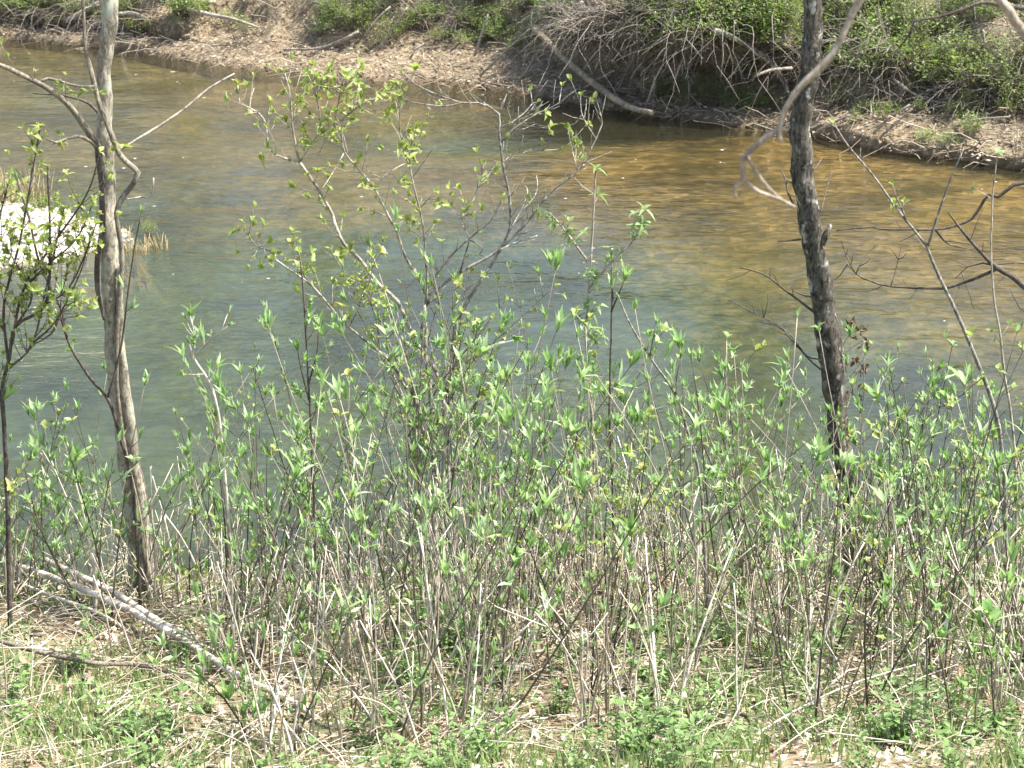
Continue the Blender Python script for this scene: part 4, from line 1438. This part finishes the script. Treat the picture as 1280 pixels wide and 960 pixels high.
def leafy_mesh(n, R, H, ls):
    mb, ml = MB(), MB()
    for i in range(n):
        az = U(0, 6.28)
        rr = R * math.sqrt(rnd.random())
        tip = Vector((math.cos(az) * rr, math.sin(az) * rr, H * U(.35, 1.0) * (1.1 - .4 * rr / R)))
        b = Vector((tip.x * .25, tip.y * .25, -.1))
        mid = b.lerp(tip, .5) + Vector((U(-.08, .08), U(-.08, .08), .05))
        mb.tube([b, mid, tip], [.008, .006, .003], 3, 0, False)
        for k in range(rnd.choice((6, 9, 12))):
            q = mid.lerp(tip, U(.1, 1.1)) + Vector((U(-.1, .1), U(-.1, .1), U(-.08, .08)))
            ml.leaf(q, Vector((U(-1, 1), U(-1, 1), U(-.3, .5))), Vector((U(-.6, .6), U(-.6, .6), 1)), ls * U(.6, 1.3), ls * U(.35, .6), .2, .2, 2)
    a = mb.mesh('twigs')
    a.materials.append(M['fartwig'])
    b = ml.mesh('leaves')
    b.materials.append(M['leaf_far'])
    return a, b


LEAFY = [leafy_mesh(45, .5, .7, .075), leafy_mesh(60, .7, .5, .07), leafy_mesh(40, .4, .9, .075), leafy_mesh(80, .8, .8, .07)]

def far_where(px, k):
    for lim, txt in ((110, 'left of the grey tree'), (190, 'behind the grey tree'), (330, 'by the crooked fallen branch'), (480, 'behind the pale beach'), (600, 'above the pale beach'), (690, 'beside the top of the leaning log'), (800, 'above the leaning log'),
                     (890, 'over the dark undercut'), (960, 'by the mottled log'), (1060, 'behind the dark leaning tree'), (1150, 'by the heap of drift sticks'), (1290, 'above the littered ledge')):
        if px < lim:
            return txt
    return 'past the littered ledge'


def far_k(k):
    return 'at the waterline' if k < 4.8 else ('low on' if k < 6 else ('midway up' if k < 7.4 else 'high on')) + ' the far bank'


for i in range(105):
    zone = rnd.random()
    if zone < .30:
        px, k = U(690, 1010), U(4.6, 8.6)
    elif zone < .58:
        px, k = U(1010, 1420), U(4.2, 8.8)
    elif zone < .84:
        px, k = U(-120, 330), U(3.0, 7.6)
    else:
        px, k = U(300, 700), U(4.8, 8.4)
    p = bankpt(px, k)
    s_ = U(.6, 1.05) if not (300 < px < 700) else U(.35, .75)
    if k < 5:
        s_ *= .7
    root = thing('bare_brush', p, '%s tangle of bare twigs %s, %s' % ('big' if s_ > .8 else 'small', far_k(k), far_where(px, k).replace('beside the top of', 'beside')), 'brush', 'bare brush on the far bank')
    root.scale = (s_, s_, s_)
    root.rotation_euler = (U(.05, .5), U(-.25, .25), U(0, 6.28)) if k > 8 else (U(.1, .6), U(-.2, .2), 0)
    link('twigs', BARE[i % 5], None, root)

LBL_LEAFY = 'low bush with fresh green leaves on the far bank'
for i in range(380):
    zone = rnd.random()
    if zone < .27:
        px, k = U(790, 1060), U(5.2, 8.8)
    elif zone < .52:
        px, k = U(1040, 1420), U(5.0, 8.8)
    elif zone < .74:
        px, k = U(390, 720), U(4.4, 8.6)
    elif zone < .90:
        px, k = U(-60, 330), U(4.0, 7.8)
    else:
        px, k = (U(800, 1000), U(3.0, 5.0)) if i % 2 else (U(1000, 1330), U(1.6, 4.8))
    p = bankpt(px, k)
    s_ = (U(.5, .95) if not (390 < px < 720) else U(.35, .7)) if k > 5 else (U(.25, .5) if px > 1000 else U(.35, .65))
    root = thing('leafy_bush', p, '%s fresh green bush %s, %s' % ('big' if s_ > .78 else 'small', far_k(k), far_where(px, k)), 'bush', 'green bushes on the far bank')
    root.scale = (s_, s_, s_)
    root.rotation_euler = (U(0, .4), U(-.2, .2), U(0, 6.28))
    a, b = LEAFY[i % 4]
    link('twigs', a, None, root)
    tag(link('leaves', b, None, root), kind='stuff')

# leaf litter and twig litter on the far bank
mb, ms = MB(), MB()
for i in range(14000):
    px, k = U(-150, 1420), U(1.6, 8.8)
    if px < 250 and k > 7:
        continue
    p = bankpt(px, k) + Vector((U(-.08, .08), U(-.1, .1), U(.0, .05)))
    L = U(.03, .085)
    mb.leaf(p, Vector((U(-1, 1), U(-1, 1), U(-.3, .5))), Vector((U(-.7, .7), U(-1.0, .4), 1)), L, L * U(.45, .75), U(-.3, .4), U(-.3, .4), 2)
for i in range(2900):
    px, k = U(-150, 1420), U(1.8, 8.8) if i < 2300 else U(1.0, 3.2)
    p = bankpt(px, k) + Vector((0, 0, U(.0, .06)))
    L = U(.15, .7)
    e = p + Vector((U(-1, 1), U(-.8, .3), U(-.35, .45))) * L
    if e.z < -.05:
        e.z = -.05
    r = U(.004, .011)
    ms.tube([p, p.lerp(e, .5) + Vector((U(-.05, .05), 0, U(-.02, .06))), e], [r, r * .9, r * .5], 3, 0, False)
tag(link('far_leaf_litter', mb.mesh('far_leaf_litter'), M['farlitter']), 'tan dry leaves covering the far bank', 'leaf litter', kind='stuff')
tag(link('far_twig_litter', ms.mesh('far_twig_litter'), M['farlitter']), 'broken twigs strewn over the far bank', 'twigs', kind='stuff')


def far_log(name, label, cat, pts, widths, k0, k1, mat, off=.0, group=None):
    """log on the far bank: ends rest on bank profile depths k0 and k1"""
    a, b = bankpt(pts[0][0], k0), bankpt(pts[-1][0], k1)
    PP = trace(pts, a.y + off, b.y - a.y)
    rad = [0.5 * w_ * PXM * p.y * 1.03 for w_, p in zip(widths, PP)]
    org = PP[-1].copy()
    P, R = smooth_path(PP, rad, .1)
    m2 = MB()
    m2.tube([p - org for p in P], R, 8, .2)
    o = link(name, m2.mesh(name), M[mat], None, org)
    return tag(o, label, cat, group)


far_log('leaning_log', 'long log leaning down the far bank into the water', 'log', [(667, 34), (700, 68), (735, 98), (765, 121), (790, 135), (815, 141)], [8, 9, 9, 9, 8, 6], 4.6, 1.0, 'driftwood', -.75)
far_log('leaning_log', 'pale and dark mottled log leaning behind the dark leaning tree', 'log', [(893, 38), (923, 50), (955, 71), (973, 89), (988, 120)], [7, 7, 8, 7, 6], 6.6, 4.0, 'birchy', -.6)
far_log('broken_branch', 'short pale broken branch crossing the mottled log', 'branch', [(945, 95), (962, 88), (990, 85)], [4, 4, 4], 6.0, 6.0, 'driftgrey', -.5)
far_log('fallen_branch', 'long crooked fallen branch above the undercut far bank', 'branch', [(145, 18), (165, 17), (188, 24), (210, 19), (233, 9), (270, 2)], [5, 6, 7, 6, 6, 5], 5.5, 6.6, 'driftgrey', -.5)
far_log('fallen_branch', 'thin forked branch drooping beside the crooked one', 'branch', [(233, 11), (266, 19), (292, 24), (322, 34)], [5, 5, 4, 3], 6.6, 5.0, 'driftgrey', -.8)
far_log('fallen_log', 'weathered log on the far bank left of the grey tree', 'log', [(28, 20), (45, 10), (66, -4)], [6, 7, 7], 5.6, 6.6, 'driftgrey', -.3)
far_log('fallen_log', 'weathered log behind the grey tree on the far bank', 'log', [(82, 27), (105, 14), (124, 4)], [6, 7, 7], 5.4, 6.2, 'driftgrey', -.3)
sticks = [([(425, 53), (448, 39)], 5), ([(472, 64), (490, 36), (509, 9)], 4), ([(593, 70), (601, 45), (610, 18)], 4), ([(512, 74), (519, 62), (530, 54)], 3.5), ([(455, 48), (470, 26), (488, 8)], 4),
          ([(600, 95), (630, 66), (662, 36)], 4), ([(1092, 167), (1110, 149), (1137, 131)], 5), ([(1021, 164), (1040, 154), (1062, 144)], 4.5), ([(1117, 99), (1142, 117), (1174, 128), (1243, 135)], 5),
          ([(1229, 38), (1230, 66), (1222, 101)], 4), ([(1142, 68), (1170, 62), (1202, 55)], 4), ([(1100, 172), (1125, 150), (1140, 136)], 4), ([(820, 95), (812, 120), (806, 135)], 4), ([(835, 20), (820, 50), (800, 62)], 3.5),
          ([(1060, 100), (1085, 85), (1110, 76)], 4), ([(1050, 130), (1065, 112), (1074, 98)], 4), ([(1190, 160), (1220, 150), (1262, 146)], 4), ([(730, 110), (755, 95), (768, 88)], 3.5), ([(355, 62), (400, 60), (440, 44)], 4)]
for pts, w_ in sticks:
    lo = max(pts, key=lambda p: p[1])
    kk = 2.0
    best = None
    # find the profile depth whose bank point projects to the stick's lower end
    for q in range(12, 88):
        bp = bankpt(lo[0], q / 10)
        d = bp - CAM
        py = 480 - FPX * d.dot(_U) / d.dot(_F)
        if best is None or abs(py - lo[1]) < best[0]:
            best = (abs(py - lo[1]), q / 10)
    kk = best[1]
    far_log('driftwood_stick', '%s %s bleached stick %s, %s' % ('long' if math.dist(pts[0], pts[-1]) > 48 else 'short', 'thick' if w_ > 4 else 'thin', far_k(kk), far_where(lo[0], kk)), 'stick', pts, [w_ * .75, w_ * .7, w_ * .5, w_ * .4][:len(pts)], kk, kk, 'driftgrey', -.12, 'sticks on the far bank')

# woods on the plateau beyond (seen mirrored in the water)
def woods_mesh(h):
    mt, ml = MB(), MB()
    pts, rad = gen_stem(Vector((0, 0, -.4)), Vector((U(-.06, .06), U(-.06, .06), 1)).normalized(), h, h * .016, .2, 10)
    mt.tube(pts, rad, 8, .1)
    for k in range(2, 11):
        for _ in range(3 if k < 10 else 5):
            az = U(0, 6.28)
            d = Vector((math.cos(az), math.sin(az), U(.2, 1.0))).normalized()
            l = h * U(.12, .3) * (1.15 - .06 * k)
            q, rr = gen_stem(pts[k], d, l, rad[k] * .4, .4, 5)
            mt.tube(q, rr, 4, 0, False)
            for j in range(1, 6):
                for _ in range(2):
                    e = q[j] + Vector((U(-1, 1), U(-1, 1), U(-.3, .8))) * l * .3
                    mt.tube([q[j], e], [.012, .005], 3, 0, False)
                    for _ in range(7):
                        c = q[j].lerp(e, U(.2, 1.2)) + Vector((U(-.25, .25), U(-.25, .25), U(-.2, .2)))
                        ml.leaf(c, Vector((U(-1, 1), U(-1, 1), U(-.4, .4))), Vector((U(-.5, .5), U(-.5, .5), 1)), U(.1, .2), U(.07, .12), .2, .2, 2)
    a = mt.mesh('trunk')
    a.materials.append(M['fartrunk'])
    b = ml.mesh('crown')
    b.materials.append(M['leaf_fartree'])
    return a, b


WOODS = [woods_mesh(5.5), woods_mesh(4.6), woods_mesh(6.5)]
for i in range(16):
    x = -27 + i * 1.75 + U(-.7, .7) + (6 if i > 13 else 0)
    y = float(np.interp(x, fx, fy)) + U(9, 18)
    iz = int(np.clip(np.searchsorted(bank_x, x), 1, len(bank_x) - 1))
    z = lin([v.y for v in bank[iz][KJ[8]:]], [v.z for v in bank[iz][KJ[8]:]], y)
    root = thing('woodland_tree', (x, y, z), 'early leafing tree standing on top of the far bank', 'tree', 'trees above the far bank')
    root.rotation_euler = (0, 0, U(0, 6.28))
    a, b = WOODS[i % 3]
    link('trunk', a, None, root)
    tag(link('crown', b, None, root), kind='stuff')

# ------------------------------------------------------------------ on the gravel bar and the water
GB = [(-5.75, 22.6, 14, .5), (-6.0, 22.2, 12, .45), (-3.95, 20.6, 16, .16), (-4.15, 20.4, 16, .14), (-4.4, 20.9, 10, .16), (-5.9, 21.9, 10, .35)]
for i, (x, y, n, h) in enumerate(GB):
    mb = MB()
    for k in range(n * 3):
        a = U(0, 6.28)
        b = Vector((U(-.15, .15), U(-.12, .12), -.03))
        hh = h * U(.5, 1.1)
        e = b + Vector((math.cos(a) * hh * U(.1, .6), math.sin(a) * hh * U(.1, .6), hh))
        mid = b.lerp(e, .55) + Vector((0, 0, .08 * hh))
        mb.tube([b, mid, e], [.006, .005, .002], 3, 0, False)
    z = max(hg(x, y), -.02)
    o = link('dry_grass_tuft', mb.mesh('dry_grass_tuft'), M['drygrass'], None, (x, y, z))
    tag(o, 'tuft of straw coloured dry grass on the white gravel bar', 'grass tuft', 'dry grass tufts on the gravel bar')
for i, (x, y, s_) in enumerate([(-5.7, 22.2, .5), (-4.1, 21.1, .28), (-6.2, 22.0, .6)]):
    root = thing('leafy_bush', (x, y, max(hg(x, y), 0)), 'small green plant growing on the white gravel bar', 'plant', 'green plants on the gravel bar')
    root.scale = (s_, s_, s_ * .8)
    a, b = LEAFY[1 + i % 3]
    link('twigs', a, None, root)
    tag(link('leaves', b, None, root), kind='stuff')
mb = MB()  # flat white flecks on the water, fewer towards the camera
for i in range(520):
    y = U(12, 36)
    x = U(-11, 8)
    yf = float(np.interp(x, fx, fy))
    if y > yf - .3 or hg(x, y) > -.02 and x < -3:
        continue
    if noise.noise(Vector((x * .5, y * .35, 40))) < U(-.15, .35):
        continue
    if y < 22 and rnd.random() < .6:
        continue
    r = U(.006, .02) * (y / 22)
    n0 = len(mb.v)
    for k in range(5):
        a = k * 1.2566 + U(-.3, .3)
        mb.v.append((x + math.cos(a) * r * U(.8, 1.8), y + math.sin(a) * r, .004))
    mb.f.append(tuple(range(n0, n0 + 5)))
tag(link('river_flecks', mb.mesh('river_flecks', False), M['white_fleck']), 'small white flecks on the river', 'white_fleck', kind='stuff')
print('objects', len(bpy.data.objects), 'tris', sum(len(m.polygons) for m in bpy.data.meshes))
